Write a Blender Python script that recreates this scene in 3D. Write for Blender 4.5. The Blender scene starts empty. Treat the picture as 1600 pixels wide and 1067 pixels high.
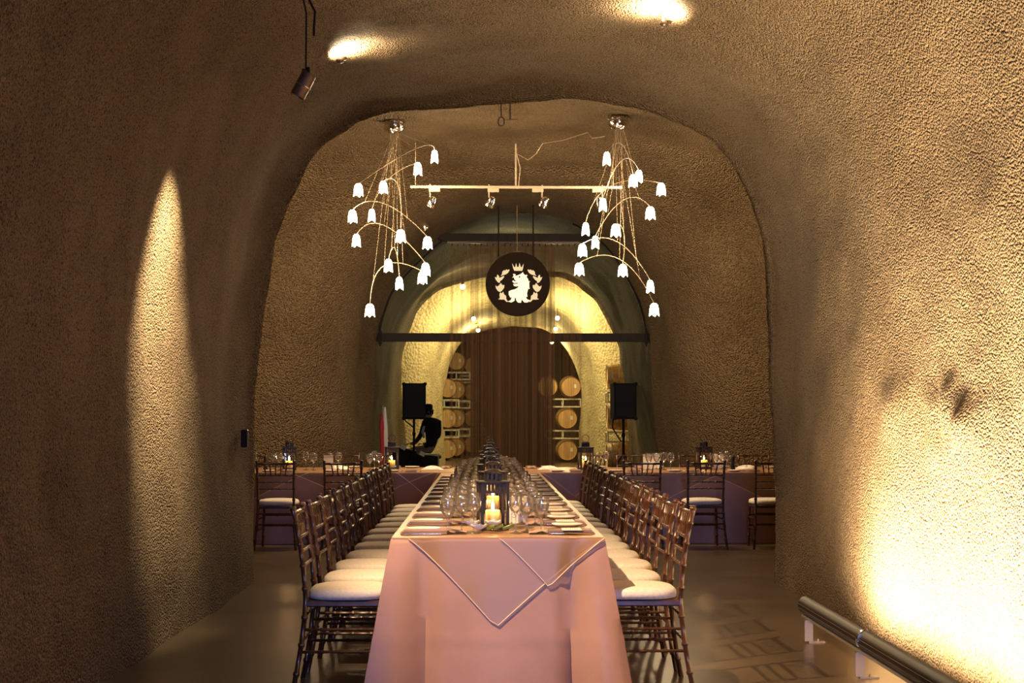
import bpy, math, random
import numpy as np
from mathutils import Vector, Matrix, noise
random.seed(7)
PI = math.pi
SC = bpy.context.scene
COL = SC.collection

# ------------------------------------------------------------------ camera
F = 2222.0
PITCH = math.atan(117.5 / F)
YAW = -math.atan(43.0 / F)
CAMLOC = Vector((0, 0, 1.37))
cd = bpy.data.cameras.new('camera')
cd.lens = 50.0
cd.sensor_width = 36.0
cd.clip_end = 200
cam = bpy.data.objects.new('camera', cd)
COL.objects.link(cam)
cam.location = CAMLOC
cam.rotation_euler = (PI / 2 + PITCH, 0, YAW)
SC.camera = cam
CROT = cam.rotation_euler.to_matrix()


def at(px, py, Y):
    """world point seen at photograph pixel (px, py) in the plane y = Y"""
    d = CROT @ Vector(((px - 800) / F, (533.5 - py) / F, -1))
    return CAMLOC + d * (Y / d.y)


# ------------------------------------------------------------------ world, light, exposure
SC.view_settings.view_transform = 'Standard'
SC.view_settings.look = 'None'
SC.view_settings.gamma = 1.0
SC.view_settings.exposure = 0.02
SC.view_settings.use_curve_mapping = False
SC.cycles.use_denoising = True
SC.cycles.max_bounces = 7
SC.cycles.transparent_max_bounces = 40
SC.cycles.caustics_reflective = False
SC.cycles.caustics_refractive = False
SC.cycles.sample_clamp_indirect = 4.0

w = bpy.data.worlds.new('dusk')
SC.world = w
w.use_nodes = True
w.node_tree.nodes['Background'].inputs[0].default_value = (0.35, 0.45, 0.9, 1)
w.node_tree.nodes['Background'].inputs[1].default_value = 0.04


def light(name, kind, loc, energy, color, size=0.05, aim=None, spot=None, blend=0.4, sy=None):
    ld = bpy.data.lights.new(name, kind)
    ld.energy = energy
    ld.color = color
    if kind == 'AREA':
        ld.shape = 'RECTANGLE' if sy else 'SQUARE'
        ld.size = size
        if sy:
            ld.size_y = sy
    else:
        ld.shadow_soft_size = size
    if kind == 'SPOT':
        ld.spot_size = math.radians(spot)
        ld.spot_blend = blend
    o = bpy.data.objects.new(name, ld)
    COL.objects.link(o)
    o.location = loc
    if aim is not None:
        o.rotation_euler = (Vector(aim) - Vector(loc)).to_track_quat('-Z', 'Y').to_euler()
    return o


WARM = (1.0, 0.66, 0.34)
# daylight from the cave mouth behind the camera
dl = light('daylight_mouth', 'AREA', (0.6, -3.6, 1.0), 42, (0.28, 0.40, 1.0), 1.8, (0.5, 12, 0.3), sy=1.5)
dl.data.spread = math.radians(60)
# warm spot high on the left wall, in front of the table end
light('left_high_spot', 'SPOT', (-1.25, 6.0, 3.55), 1250, (1.0, 0.66, 0.36), 0.02, (1.3, 8.45, 0.0), 56, 0.6)
# the hanging spot that grazes the left wall
light('hanging_spot_beam', 'SPOT', at(462, 160, 8.2), 1300, (1.0, 0.79, 0.48), 0.02, (-2.02, 8.6, 1.95), 56, 1.0)
# linear floor uplight on the right wall
fu = light('floor_uplight_tube', 'AREA', (2.04, 6.32, 0.21), 1150, (1.0, 0.76, 0.46), 5.0, (2.55, 6.32, 0.9), sy=0.06)
fu.data.spread = math.radians(164)
# far tunnels, yellowish fixtures
for (px, py, d, e) in ((723, 452, 31, 60), (740, 500, 36.5, 620), (871, 500, 36.5, 620), (748, 519, 39.8, 260), (862, 537, 41, 260), (812, 470, 45, 480)):
    light('far_lamp_light', 'POINT', at(px, py, d), e, (1.0, 0.80, 0.36), 0.06)
light('curtain_tunnel_light', 'POINT', (0.5, 24.5, 4.0), 25, (0.85, 0.9, 0.6), 0.15)


# ------------------------------------------------------------------ materials
def mat(name, color, rough=0.6, metal=0.0, **k):
    m = bpy.data.materials.new(name)
    m.use_nodes = True
    b = m.node_tree.nodes['Principled BSDF']
    b.inputs['Base Color'].default_value = (*color, 1)
    b.inputs['Roughness'].default_value = rough
    b.inputs['Metallic'].default_value = metal
    for kk, v in k.items():
        b.inputs[kk.replace('_', ' ')].default_value = v
    return m


def N(m, t, **k):
    n = m.node_tree.nodes.new(t)
    for a, v in k.items():
        if a.startswith('i_'):
            n.inputs[a[2:].replace('_', ' ')].default_value = v
        else:
            setattr(n, a, v)
    return n


def L(m, a, b):
    m.node_tree.links.new(a, b)


def vary(m, c1, c2, scale, detail=4, bump=0.0, bdist=0.01, stretch=None, lo=0.35, hi=0.65):
    """noise colour between c1 and c2, with an optional bump from the same noise"""
    b = m.node_tree.nodes['Principled BSDF']
    tc = N(m, 'ShaderNodeTexCoord')
    src = tc.outputs['Object']
    if stretch:
        mp = N(m, 'ShaderNodeMapping')
        mp.inputs['Scale'].default_value = stretch
        L(m, src, mp.inputs['Vector'])
        src = mp.outputs['Vector']
    nz = N(m, 'ShaderNodeTexNoise')
    nz.inputs['Scale'].default_value = scale
    nz.inputs['Detail'].default_value = detail
    L(m, src, nz.inputs['Vector'])
    cr = N(m, 'ShaderNodeValToRGB')
    cr.color_ramp.elements[0].position = lo
    cr.color_ramp.elements[0].color = (*c1, 1)
    cr.color_ramp.elements[1].position = hi
    cr.color_ramp.elements[1].color = (*c2, 1)
    L(m, nz.outputs['Fac'], cr.inputs['Fac'])
    L(m, cr.outputs['Color'], b.inputs['Base Color'])
    if bump:
        bp = N(m, 'ShaderNodeBump')
        bp.inputs['Strength'].default_value = bump
        bp.inputs['Distance'].default_value = bdist
        L(m, nz.outputs['Fac'], bp.inputs['Height'])
        L(m, bp.outputs['Normal'], b.inputs['Normal'])
    return m


def shotcrete(name, base, dark, bump, grain):
    m = mat(name, base, 0.9)
    b = m.node_tree.nodes['Principled BSDF']
    b.inputs['Specular IOR Level'].default_value = 0.25
    tc = N(m, 'ShaderNodeTexCoord')
    n1 = N(m, 'ShaderNodeTexNoise', i_Scale=grain, i_Detail=5.0, i_Roughness=0.7)
    n2 = N(m, 'ShaderNodeTexNoise', i_Scale=grain * 0.3, i_Detail=4.0, i_Roughness=0.6)
    n3 = N(m, 'ShaderNodeTexNoise', i_Scale=1.1, i_Detail=5.0, i_Roughness=0.6)
    vo = N(m, 'ShaderNodeTexVoronoi', i_Scale=grain * 0.8)
    for n in (n1, n2, n3, vo):
        L(m, tc.outputs['Object'], n.inputs['Vector'])
    # shade in the pits, painted as dark specks where the fine noise is low
    cr = N(m, 'ShaderNodeValToRGB')
    cr.color_ramp.elements[0].position = 0.38
    cr.color_ramp.elements[0].color = (*dark, 1)
    cr.color_ramp.elements[1].position = 0.50
    cr.color_ramp.elements[1].color = (*base, 1)
    L(m, n1.outputs['Fac'], cr.inputs['Fac'])
    st = N(m, 'ShaderNodeMix', data_type='RGBA', blend_type='MULTIPLY')
    st.inputs['Factor'].default_value = 0.8
    cr3 = N(m, 'ShaderNodeValToRGB')
    cr3.color_ramp.elements[0].position = 0.3
    cr3.color_ramp.elements[0].color = (0.62, 0.58, 0.52, 1)
    cr3.color_ramp.elements[1].position = 0.65
    cr3.color_ramp.elements[1].color = (1, 1, 1, 1)
    L(m, n3.outputs['Fac'], cr3.inputs['Fac'])
    L(m, cr.outputs['Color'], st.inputs[6])
    L(m, cr3.outputs['Color'], st.inputs[7])
    L(m, st.outputs[2], b.inputs['Base Color'])
    a1 = N(m, 'ShaderNodeMath', operation='MULTIPLY')
    a1.inputs[1].default_value = 0.9
    L(m, n2.outputs['Fac'], a1.inputs[0])
    a2 = N(m, 'ShaderNodeMath', operation='ADD')
    L(m, a1.outputs[0], a2.inputs[0])
    a4 = N(m, 'ShaderNodeMath', operation='MULTIPLY')
    a4.inputs[1].default_value = 0.45
    L(m, n1.outputs['Fac'], a4.inputs[0])
    L(m, a4.outputs[0], a2.inputs[1])
    a3 = N(m, 'ShaderNodeMath', operation='MULTIPLY_ADD')
    a3.inputs[1].default_value = -1.7
    L(m, vo.outputs['Distance'], a3.inputs[0])
    L(m, a2.outputs[0], a3.inputs[2])
    bp = N(m, 'ShaderNodeBump')
    bp.inputs['Strength'].default_value = bump
    bp.inputs['Distance'].default_value = min(2.6 / grain, 0.05)
    L(m, a3.outputs[0], bp.inputs['Height'])
    L(m, bp.outputs['Normal'], b.inputs['Normal'])
    return m


def emit(name, color, strength):
    m = bpy.data.materials.new(name)
    m.use_nodes = True
    nt = m.node_tree
    nt.nodes.remove(nt.nodes['Principled BSDF'])
    e = nt.nodes.new('ShaderNodeEmission')
    e.inputs[0].default_value = (*color, 1)
    e.inputs[1].default_value = strength
    nt.links.new(e.outputs[0], nt.nodes['Material Output'].inputs[0])
    return m


def thin_glass(name, tint=(1, 1, 1), base=0.04, gain=1.0, rough=0.02, glow_mix=0.0):
    m = bpy.data.materials.new(name)
    m.use_nodes = True
    nt = m.node_tree
    nt.nodes.remove(nt.nodes['Principled BSDF'])
    t = nt.nodes.new('ShaderNodeBsdfTransparent')
    t.inputs[0].default_value = (*tint, 1)
    g = nt.nodes.new('ShaderNodeBsdfGlossy')
    g.inputs['Roughness'].default_value = rough
    lw = nt.nodes.new('ShaderNodeLayerWeight')
    lw.inputs['Blend'].default_value = 0.35
    ma = nt.nodes.new('ShaderNodeMath')
    ma.operation = 'MULTIPLY_ADD'
    ma.inputs[1].default_value = gain
    ma.inputs[2].default_value = base
    mx = nt.nodes.new('ShaderNodeMixShader')
    nt.links.new(lw.outputs['Fresnel'], ma.inputs[0])
    nt.links.new(ma.outputs[0], mx.inputs[0])
    nt.links.new(t.outputs[0], mx.inputs[1])
    nt.links.new(g.outputs[0], mx.inputs[2])
    if glow_mix:  # white diffuse mixed in to brighten the glass, standing in for its glow
        df = nt.nodes.new('ShaderNodeBsdfTranslucent')
        d2 = nt.nodes.new('ShaderNodeBsdfDiffuse')
        ad = nt.nodes.new('ShaderNodeMixShader')
        m2 = nt.nodes.new('ShaderNodeMixShader')
        m2.inputs[0].default_value = glow_mix
        nt.links.new(df.outputs[0], ad.inputs[1])
        nt.links.new(d2.outputs[0], ad.inputs[2])
        nt.links.new(mx.outputs[0], m2.inputs[1])
        nt.links.new(ad.outputs[0], m2.inputs[2])
        mx = m2
    nt.links.new(mx.outputs[0], nt.nodes['Material Output'].inputs[0])
    return m


def sheer(name, color, alpha, stripes=None, rough=0.6, scale=14.0):
    """a see-through cloth: principled mixed with transparency, optional vertical thread variation"""
    m = mat(name, color, rough)
    b = m.node_tree.nodes['Principled BSDF']
    b.inputs['Alpha'].default_value = alpha
    if stripes:
        tc = N(m, 'ShaderNodeTexCoord')
        mp = N(m, 'ShaderNodeMapping')
        mp.inputs['Scale'].default_value = (scale, 0.2, 0.03)
        nz = N(m, 'ShaderNodeTexNoise', i_Scale=1.0, i_Detail=3.0)
        mr = N(m, 'ShaderNodeMapRange')
        mr.inputs['From Min'].default_value = 0.35
        mr.inputs['From Max'].default_value = 0.68
        mr.inputs['To Min'].default_value = stripes[0]
        mr.inputs['To Max'].default_value = stripes[1]
        L(m, tc.outputs['Object'], mp.inputs['Vector'])
        L(m, mp.outputs['Vector'], nz.inputs['Vector'])
        L(m, nz.outputs['Fac'], mr.inputs['Value'])
        L(m, mr.outputs['Result'], b.inputs['Alpha'])
    return m


M = {}
M['wall'] = shotcrete('shotcrete_tan', (0.31, 0.218, 0.125), (0.045, 0.026, 0.012), 1.0, 88)
M['wall2'] = shotcrete('shotcrete_chamber', (0.285, 0.205, 0.115), (0.12, 0.078, 0.038), 0.9, 56)
M['wall3'] = shotcrete('shotcrete_far', (0.36, 0.30, 0.17), (0.28, 0.22, 0.12), 0.4, 18)
M['floor'] = vary(mat('polished_concrete', (0.1, 0.07, 0.05), 0.28), (0.066, 0.046, 0.028), (0.11, 0.078, 0.047), 1.8, 6, 0.04, 0.01)
M['wood'] = vary(mat('mahogany', (0.1, 0.04, 0.02), 0.28, Coat_Weight=0.4), (0.032, 0.011, 0.005), (0.085, 0.030, 0.012), 9, 3, 0, 0, (1, 1, 0.15))
M['cushion'] = vary(mat('ivory_fabric', (0.7, 0.64, 0.55), 0.85), (0.66, 0.60, 0.52), (0.74, 0.69, 0.6), 60, 2, 0.05, 0.002)
M['cloth'] = vary(mat('rose_satin', (0.6, 0.38, 0.33), 0.5, Sheen_Weight=0.25), (0.40, 0.22, 0.165), (0.47, 0.265, 0.20), 3.5, 5, 0.06, 0.02)
M['napkin'] = vary(mat('mauve_napkin', (0.42, 0.30, 0.29), 0.7), (0.19, 0.12, 0.112), (0.26, 0.165, 0.155), 8, 3, 0.05, 0.004)
M['blacksteel'] = mat('black_steel', (0.010, 0.007, 0.006), 0.6, 0.0, Specular_IOR_Level=0.2)
M['lantern'] = mat('bronze_black', (0.015, 0.009, 0.006), 0.5, 0.0)
M['chrome'] = mat('chrome', (0.8, 0.76, 0.7), 0.12, 1.0)
M['wire'] = mat('cream_wire', (0.42, 0.32, 0.21), 0.4, 0.4)
M['track'] = mat('white_track', (0.5, 0.41, 0.29), 0.5)
M['silver'] = mat('flatware_steel', (0.8, 0.78, 0.74), 0.18, 1.0)
M['plate'] = mat('ivory_china', (0.82, 0.76, 0.68), 0.25)
M['paper'] = vary(mat('cream_paper', (0.8, 0.74, 0.62), 0.8), (0.78, 0.72, 0.60), (0.84, 0.78, 0.66), 20)
M['ink'] = mat('brown_ink', (0.16, 0.11, 0.08), 0.7)
M['glass'] = thin_glass('wine_glass', (0.99, 0.985, 0.97), 0.10, 0.8, 0.12, 0.035)
M['pane'] = thin_glass('lantern_pane', (0.985, 0.98, 0.97), 0.0, 0.25)
M['water'] = thin_glass('water', (0.93, 0.94, 0.95), 0.07, 0.9, 0.08, 0.10)
M['wax'] = mat('candle_wax', (0.86, 0.72, 0.48), 0.5, Subsurface_Weight=1.0)
M['wax'].node_tree.nodes['Principled BSDF'].inputs['Subsurface Radius'].default_value = (1.0, 0.6, 0.25)
M['wax'].node_tree.nodes['Principled BSDF'].inputs['Subsurface Scale'].default_value = 0.12
M['flame'] = emit('flame', (1.0, 0.62, 0.22), 45)
M['shade'] = emit('lit_glass', (1.0, 0.82, 0.56), 22)
M['farbulb'] = emit('far_bulb', (1.0, 0.86, 0.45), 40)
M['sign_disc'] = mat('sign_brown', (0.016, 0.008, 0.004), 0.7, 0, Specular_IOR_Level=0.15)
M['sign_lit'] = emit('sign_cutout_glow', (1.0, 0.74, 0.40), 0.95)  # plates glow in place of lit background seen through cutouts
M['sign_hot'] = emit('sign_cutout_glow_bright', (1.0, 0.82, 0.5), 1.5)  # lion glows brighter, standing in for a lamp behind the disc
M['oak'] = vary(mat('barrel_oak', (0.5, 0.28, 0.1), 0.6), (0.44, 0.24, 0.08), (0.60, 0.36, 0.14), 3, 3, 0, 0, (14, 1, 1))
M['hoop'] = mat('galvanised_hoop', (0.42, 0.40, 0.36), 0.4, 0.8)
M['rack'] = mat('rack_cream', (0.62, 0.56, 0.42), 0.5)
M['label_white'] = mat('label_white', (0.8, 0.78, 0.7), 0.7)
M['overlay'] = sheer('organza', (0.44, 0.25, 0.115), 0.6, None, 0.35)
M['hem'] = mat('organza_hem', (0.85, 0.66, 0.48), 0.4)
M['curtain'] = sheer('curtain_sheer', (0.12, 0.062, 0.024), 0.5, (0.35, 0.85), 0.8, 16)
M['curtain_s'] = sheer('curtain_side', (0.15, 0.075, 0.03), 0.3, (0.05, 0.5), 0.8, 26)
M['curtain_d'] = sheer('curtain_dense', (0.042, 0.025, 0.011), 0.9, (0.78, 0.97), 0.8, 22)
M['petal'] = mat('white_petal', (0.95, 0.93, 0.88), 0.6, Subsurface_Weight=0.2)
M['leaf'] = vary(mat('green_leaf', (0.2, 0.34, 0.05), 0.45), (0.16, 0.30, 0.04), (0.32, 0.45, 0.10), 30)
M['cloth_black'] = mat('black_cloth', (0.012, 0.012, 0.014), 0.9)
M['grille'] = mat('speaker_grille', (0.01, 0.01, 0.012), 0.7, 0.2)
M['skin'] = mat('skin', (0.5, 0.28, 0.19), 0.55)
M['khaki'] = mat('khaki_trousers', (0.30, 0.26, 0.19), 0.9)
M['shirt'] = mat('white_shirt', (0.75, 0.75, 0.78), 0.8)
M['red'] = mat('red_cloth', (0.45, 0.03, 0.04), 0.8)
M['alu'] = mat('bracket_aluminium', (0.38, 0.34, 0.30), 0.4, 0.7)
M['bronze'] = mat('rail_bronze', (0.014, 0.007, 0.004), 0.45, 0.0, Specular_IOR_Level=0.12)
M['gunmetal'] = mat('spot_grey', (0.20, 0.15, 0.12), 0.35, 0.8)


# ------------------------------------------------------------------ mesh helpers
class MB:
    def __init__(s):
        s.v = []
        s.f = []
        s.mi = []
        s.cur = 0

    def add(s, vs, fs, T=None):
        o = len(s.v)
        if T is not None:
            vs = [T @ Vector(v) for v in vs]
        s.v += [tuple(v) for v in vs]
        s.f += [tuple(i + o for i in f) for f in fs]
        s.mi += [s.cur] * len(fs)
        return s

    def box(s, c, d, T=None, bev=0.0):
        x, y, z = d[0] / 2, d[1] / 2, d[2] / 2
        if bev:
            b = min(bev, x * .9, y * .9, z * .9)
            prof = [(-z, x - b, y - b), (-z + b, x, y), (z - b, x, y), (z, x - b, y - b)]
            vs = []
            for (zz, xx, yy) in prof:
                k = b * 0.6
                for (sx, sy) in ((-1, -1), (1, -1), (1, 1), (-1, 1)):
                    if sx * sy > 0:
                        vs.append((c[0] + sx * (xx - k), c[1] + sy * yy, c[2] + zz)) if sx < 0 else vs.append((c[0] + sx * (xx - k), c[1] + sy * yy, c[2] + zz))
                        vs.append((c[0] + sx * xx, c[1] + sy * (yy - k), c[2] + zz))
                    else:
                        vs.append((c[0] + sx * xx, c[1] + sy * (yy - k), c[2] + zz))
                        vs.append((c[0] + sx * (xx - k), c[1] + sy * yy, c[2] + zz))
            # order each ring by angle
            out = []
            for r in range(4):
                ring = vs[r * 8:(r + 1) * 8]
                ring.sort(key=lambda p: math.atan2(p[1] - c[1], p[0] - c[0]))
                out += ring
            fs = []
            for r in range(3):
                for i in range(8):
                    j = (i + 1) % 8
                    fs.append((r * 8 + i, r * 8 + j, r * 8 + 8 + j, r * 8 + 8 + i))
            fs.append(tuple(range(7, -1, -1)))
            fs.append(tuple(range(24, 32)))
            return s.add(out, fs, T)
        vs = [(c[0] + i * x, c[1] + j * y, c[2] + k * z) for k in (-1, 1) for j in (-1, 1) for i in (-1, 1)]
        return s.add(vs, [(0, 2, 3, 1), (4, 5, 7, 6), (0, 1, 5, 4), (2, 6, 7, 3), (0, 4, 6, 2), (1, 3, 7, 5)], T)

    def tube(s, pts, r, n=8, cap=True):
        pts = [Vector(p) for p in pts]
        rs = r if isinstance(r, (list, tuple)) else [r] * len(pts)
        vs = []
        up = None
        for i, p in enumerate(pts):
            a = pts[max(i - 1, 0)]
            b = pts[min(i + 1, len(pts) - 1)]
            t = (b - a).normalized()
            if up is None:
                up = Vector((0, 0, 1)) if abs(t.z) < 0.9 else Vector((0, 1, 0))
            u = t.cross(up).normalized()
            v = u.cross(t).normalized()
            up = v
            for k in range(n):
                an = 2 * PI * k / n
                vs.append(p + u * (math.cos(an) * rs[i]) + v * (math.sin(an) * rs[i]))
        fs = []
        for i in range(len(pts) - 1):
            for k in range(n):
                k2 = (k + 1) % n
                fs.append((i * n + k, i * n + k2, (i + 1) * n + k2, (i + 1) * n + k))
        if cap:
            fs.append(tuple(range(n - 1, -1, -1)))
            fs.append(tuple(range((len(pts) - 1) * n, len(pts) * n)))
        return s.add(vs, fs)

    def lathe(s, prof, n=16, c=(0, 0, 0), T=None, cap=False):
        vs = []
        for (r, z) in prof:
            for k in range(n):
                an = 2 * PI * k / n
                vs.append((c[0] + r * math.cos(an), c[1] + r * math.sin(an), c[2] + z))
        fs = []
        for i in range(len(prof) - 1):
            for k in range(n):
                k2 = (k + 1) % n
                fs.append((i * n + k, i * n + k2, (i + 1) * n + k2, (i + 1) * n + k))
        if cap:
            fs.append(tuple(range(n - 1, -1, -1)))
            fs.append(tuple(range((len(prof) - 1) * n, len(prof) * n)))
        return s.add(vs, fs, T)

    def grid(s, P):
        """P[i][j] -> points"""
        n, m = len(P), len(P[0])
        vs = [p for r in P for p in r]
        fs = [(i * m + j, i * m + j + 1, (i + 1) * m + j + 1, (i + 1) * m + j) for i in range(n - 1) for j in range(m - 1)]
        return s.add(vs, fs)

    def prism(s, poly, y0, y1, T=None):
        """polygon in x,z extruded along y"""
        n = len(poly)
        vs = [(p[0], y0, p[1]) for p in poly] + [(p[0], y1, p[1]) for p in poly]
        fs = [tuple(range(n)), tuple(range(2 * n - 1, n - 1, -1))]
        fs += [(i, i + n, (i + 1) % n + n, (i + 1) % n) for i in range(n)]
        return s.add(vs, fs, T)

    def mesh(s, name, mats, smooth=None):
        me = bpy.data.meshes.new(name)
        me.from_pydata(s.v, [], s.f)
        if not isinstance(mats, (list, tuple)):
            mats = [mats]
        for m in mats:
            me.materials.append(m)
        if len(mats) > 1:
            me.polygons.foreach_set('material_index', s.mi)
        me.update()
        if smooth is not None:
            me.shade_smooth()
            if smooth < 180:
                me.set_sharp_from_angle(angle=math.radians(smooth))
        return me

    def build(s, name, mats, parent=None, smooth=None, loc=None):
        return link(name, s.mesh(name, mats, smooth), parent, loc)


def link(name, me, parent=None, loc=None):
    o = bpy.data.objects.new(name, me)
    COL.objects.link(o)
    if parent is not None:
        o.parent = parent
    if loc is not None:
        o.location = loc
    return o


def tag(o, label=None, cat=None, group=None, kind=None):
    if label:
        o['label'] = label
    if cat:
        o['category'] = cat
    if group:
        o['group'] = group
    if kind:
        o['kind'] = kind
    return o


def empty(name, loc=(0, 0, 0), rz=0.0, label=None, cat=None, group=None):
    o = bpy.data.objects.new(name, None)
    COL.objects.link(o)
    o.location = loc
    o.rotation_euler = (0, 0, rz)
    return tag(o, label, cat, group)


def copy_tree(o, loc, rz, label, group, kids):
    """kids = {name of object: [children]} gathered once, so copies stay cheap"""
    c = o.copy()
    COL.objects.link(c)
    c.location = loc
    c.rotation_euler = (0, 0, rz)
    c['label'] = label
    c['group'] = group
    for ch in kids.get(o.name, ()):
        d = ch.copy()
        COL.objects.link(d)
        d.parent = c
        for g in kids.get(ch.name, ()):
            e = g.copy()
            COL.objects.link(e)
            e.parent = d
    return c


def kids_of(o):
    out = {o.name: list(o.children)}
    for c in o.children:
        out[c.name] = list(c.children)
    return out


ORD = ['first', 'second', 'third', 'fourth', 'fifth', 'sixth', 'seventh', 'eighth', 'ninth', 'tenth', 'eleventh', 'twelfth', 'thirteenth', 'fourteenth']


# ------------------------------------------------------------------ cave profiles
def pxprof(pts, d, left_foot=None, right_foot=None):
    out = []
    for (px, py) in pts:
        p = at(px, py, d)
        out.append((p.x, p.z))
    out.insert(0, (out[0][0] + (left_foot or 0), -0.06))
    out.append((out[-1][0] + (right_foot or 0), -0.06))
    return out


def smooth_prof(pts, n):
    """Catmull-Rom through pts then resample evenly to n points"""
    P = [np.array(p, float) for p in pts]
    P = [2 * P[0] - P[1]] + P + [2 * P[-1] - P[-2]]
    out = []
    for i in range(1, len(P) - 2):
        for t in np.linspace(0, 1, 10, endpoint=False):
            a, b, c, d = P[i - 1], P[i], P[i + 1], P[i + 2]
            out.append(0.5 * ((2 * b) + (-a + c) * t + (2 * a - 5 * b + 4 * c - d) * t * t + (-a + 3 * b - 3 * c + d) * t ** 3))
    out.append(P[-2])
    out = np.array(out)
    s = np.concatenate([[0], np.cumsum(np.linalg.norm(np.diff(out, axis=0), axis=1))])
    q = np.linspace(0, s[-1], n)
    return np.stack([np.interp(q, s, out[:, 0]), np.interp(q, s, out[:, 1])], 1)


A_PX = [(396, 905), (396, 800), (396, 700), (400, 610), (407, 540), (416, 470), (424.6, 422), (432.5, 378), (444, 341), (453.5, 312), (466.6, 286),
        (480, 258), (493, 241), (511, 221.7), (537.5, 204.6), (563.7, 187.6), (606, 175.5), (642, 172), (720, 165), (800, 161), (880, 159), (935, 161), (970, 165), (1010, 174),
        (1044, 187.5), (1075, 198), (1107, 215), (1126.5, 234), (1146, 267), (1165, 308), (1176, 344), (1185.6, 380), (1192.5, 435), (1198, 520), (1203, 600), (1206, 700), (1208, 800), (1209, 905)]
C_PX = [(583, 800), (583, 700), (584, 600), (590, 520), (600, 480), (612, 452), (637, 422), (668, 392), (697, 368), (745, 342), (800, 333), (850, 334), (900, 349),
        (945, 380), (975, 420), (1000, 470), (1012, 520), (1018, 600), (1025, 700), (1027, 800)]
D_PX = [(633, 760), (632, 698), (629, 640), (628, 580), (632, 550), (642, 518), (656, 484), (674, 463), (703, 447), (757, 434), (812, 431), (859, 434), (882, 438), (907, 453),
        (935, 476), (957, 512), (967, 540), (970, 569), (976, 620), (982, 700), (984, 760)]
E_PX = [(678, 760), (676, 700), (674, 620), (678, 570), (690, 532), (706, 510), (740, 488), (774, 481), (812, 478), (850, 481), (884, 495), (904, 521), (924, 557),
        (932, 597), (935, 640), (935, 700), (935, 760)]
E2_PX = [(697, 740), (693, 680), (692, 640), (696, 600), (704, 570), (720, 538), (745, 519), (780, 512), (812, 510), (845, 513), (872, 530), (890, 552), (902, 585), (907, 620), (906, 680), (905, 740)]
NP = 220
A = smooth_prof(pxprof(A_PX, 11.8), NP)
C = smooth_prof(pxprof(C_PX, 21.0), NP)
D = smooth_prof(pxprof(D_PX, 33.0), NP)
E = smooth_prof(pxprof(E_PX, 38.0), NP)
E2 = smooth_prof(pxprof(E2_PX, 41.5), NP)


def scaled(P, sx, sz, dx=0.0):
    cx = (P[:, 0].min() + P[:, 0].max()) / 2
    Q = P.copy()
    Q[:, 0] = cx + (Q[:, 0] - cx) * sx + dx
    Q[:, 1] = Q[:, 1] * sz
    return Q


def offs(P, up, side):
    """push the upper vault outwards by `up`, the lower wall by `side`"""
    cx, cz = (P[:, 0].min() + P[:, 0].max()) / 2, 1.6
    Q = P.copy()
    d = P - np.array([cx, cz])
    n = d / np.linalg.norm(d, axis=1)[:, None]
    k = np.clip((P[:, 1] - 0.4) / 1.6, 0, 1)
    amt = side + (up - side) * k
    Q[:, 0] += n[:, 0] * amt
    Q[:, 1] += n[:, 1] * amt * np.clip(P[:, 1], 0, 1)
    return Q


def loft(name, rings, mt, amp=0.02, step=0.1, extra=None):
    """rings: [(y, profile, ease)], resampled along y every `step`"""
    ys, Ps = [], []
    for i in range(len(rings) - 1):
        y0, p0 = rings[i][0], rings[i][1]
        y1, p1, ease = rings[i + 1][0], rings[i + 1][1], rings[i + 1][2]
        k = max(1, int(math.ceil((y1 - y0) / step)))
        for j in range(k):
            t = j / k
            e = t if ease == 0 else (t * t * (3 - 2 * t) if ease == 1 else (1 - math.sqrt(max(0, 1 - t * t)) if ease == 2 else math.sqrt(max(0, 1 - (1 - t) ** 2))))
            ys.append(y0 + (y1 - y0) * t)
            Ps.append(p0 + (p1 - p0) * e)
    ys.append(rings[-1][0])
    Ps.append(rings[-1][1])
    V = []
    for y, P in zip(ys, Ps):
        cx = (P[0, 0] + P[-1, 0]) / 2
        for (x, z) in P:
            q = Vector((x, y, z))
            n1 = noise.noise(q * 0.7) * amp * 2.2 + noise.noise(q * 2.3) * amp + noise.noise(q * 9.0) * amp * 0.3
            if extra:
                n1 += extra(x, y, z)
            dx, dz = x - cx, max(z - 1.6, 0)
            l = math.hypot(dx, dz) or 1
            V.append((x + dx / l * n1, y, z + dz / l * n1))
    m = len(Ps[0])
    n = len(ys)
    mb = MB()
    mb.v = V
    mb.f = [(i * m + j, i * m + j + 1, (i + 1) * m + j + 1, (i + 1) * m + j) for i in range(n - 1) for j in range(m - 1)]
    mb.mi = [0] * len(mb.f)
    o = mb.build(name, mt, None, 180)
    return tag(o, kind='structure')


def bulge(x, y, z):
    e = 0.0
    if x > 0:
        e -= 0.09 * math.exp(-(((y - 7.5) / 0.45) ** 2 + ((z - 1.36) / 0.2) ** 2)) * (0.75 + 0.9 * noise.noise(Vector((0, y * 5, z * 5))))
        e -= 0.06 * math.exp(-(((y - 8.45) / 0.3) ** 2 + ((z - 1.42) / 0.2) ** 2))
        e += 0.05 * math.exp(-(((y - 10.75) / 0.3) ** 2)) * max(0, 1 - z / 1.4)
    else:
        e -= 0.03 * math.exp(-(((y - 8.9) / 0.35) ** 2)) * math.exp(-((z - 0.7) / 0.5) ** 2)
    return e


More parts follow.
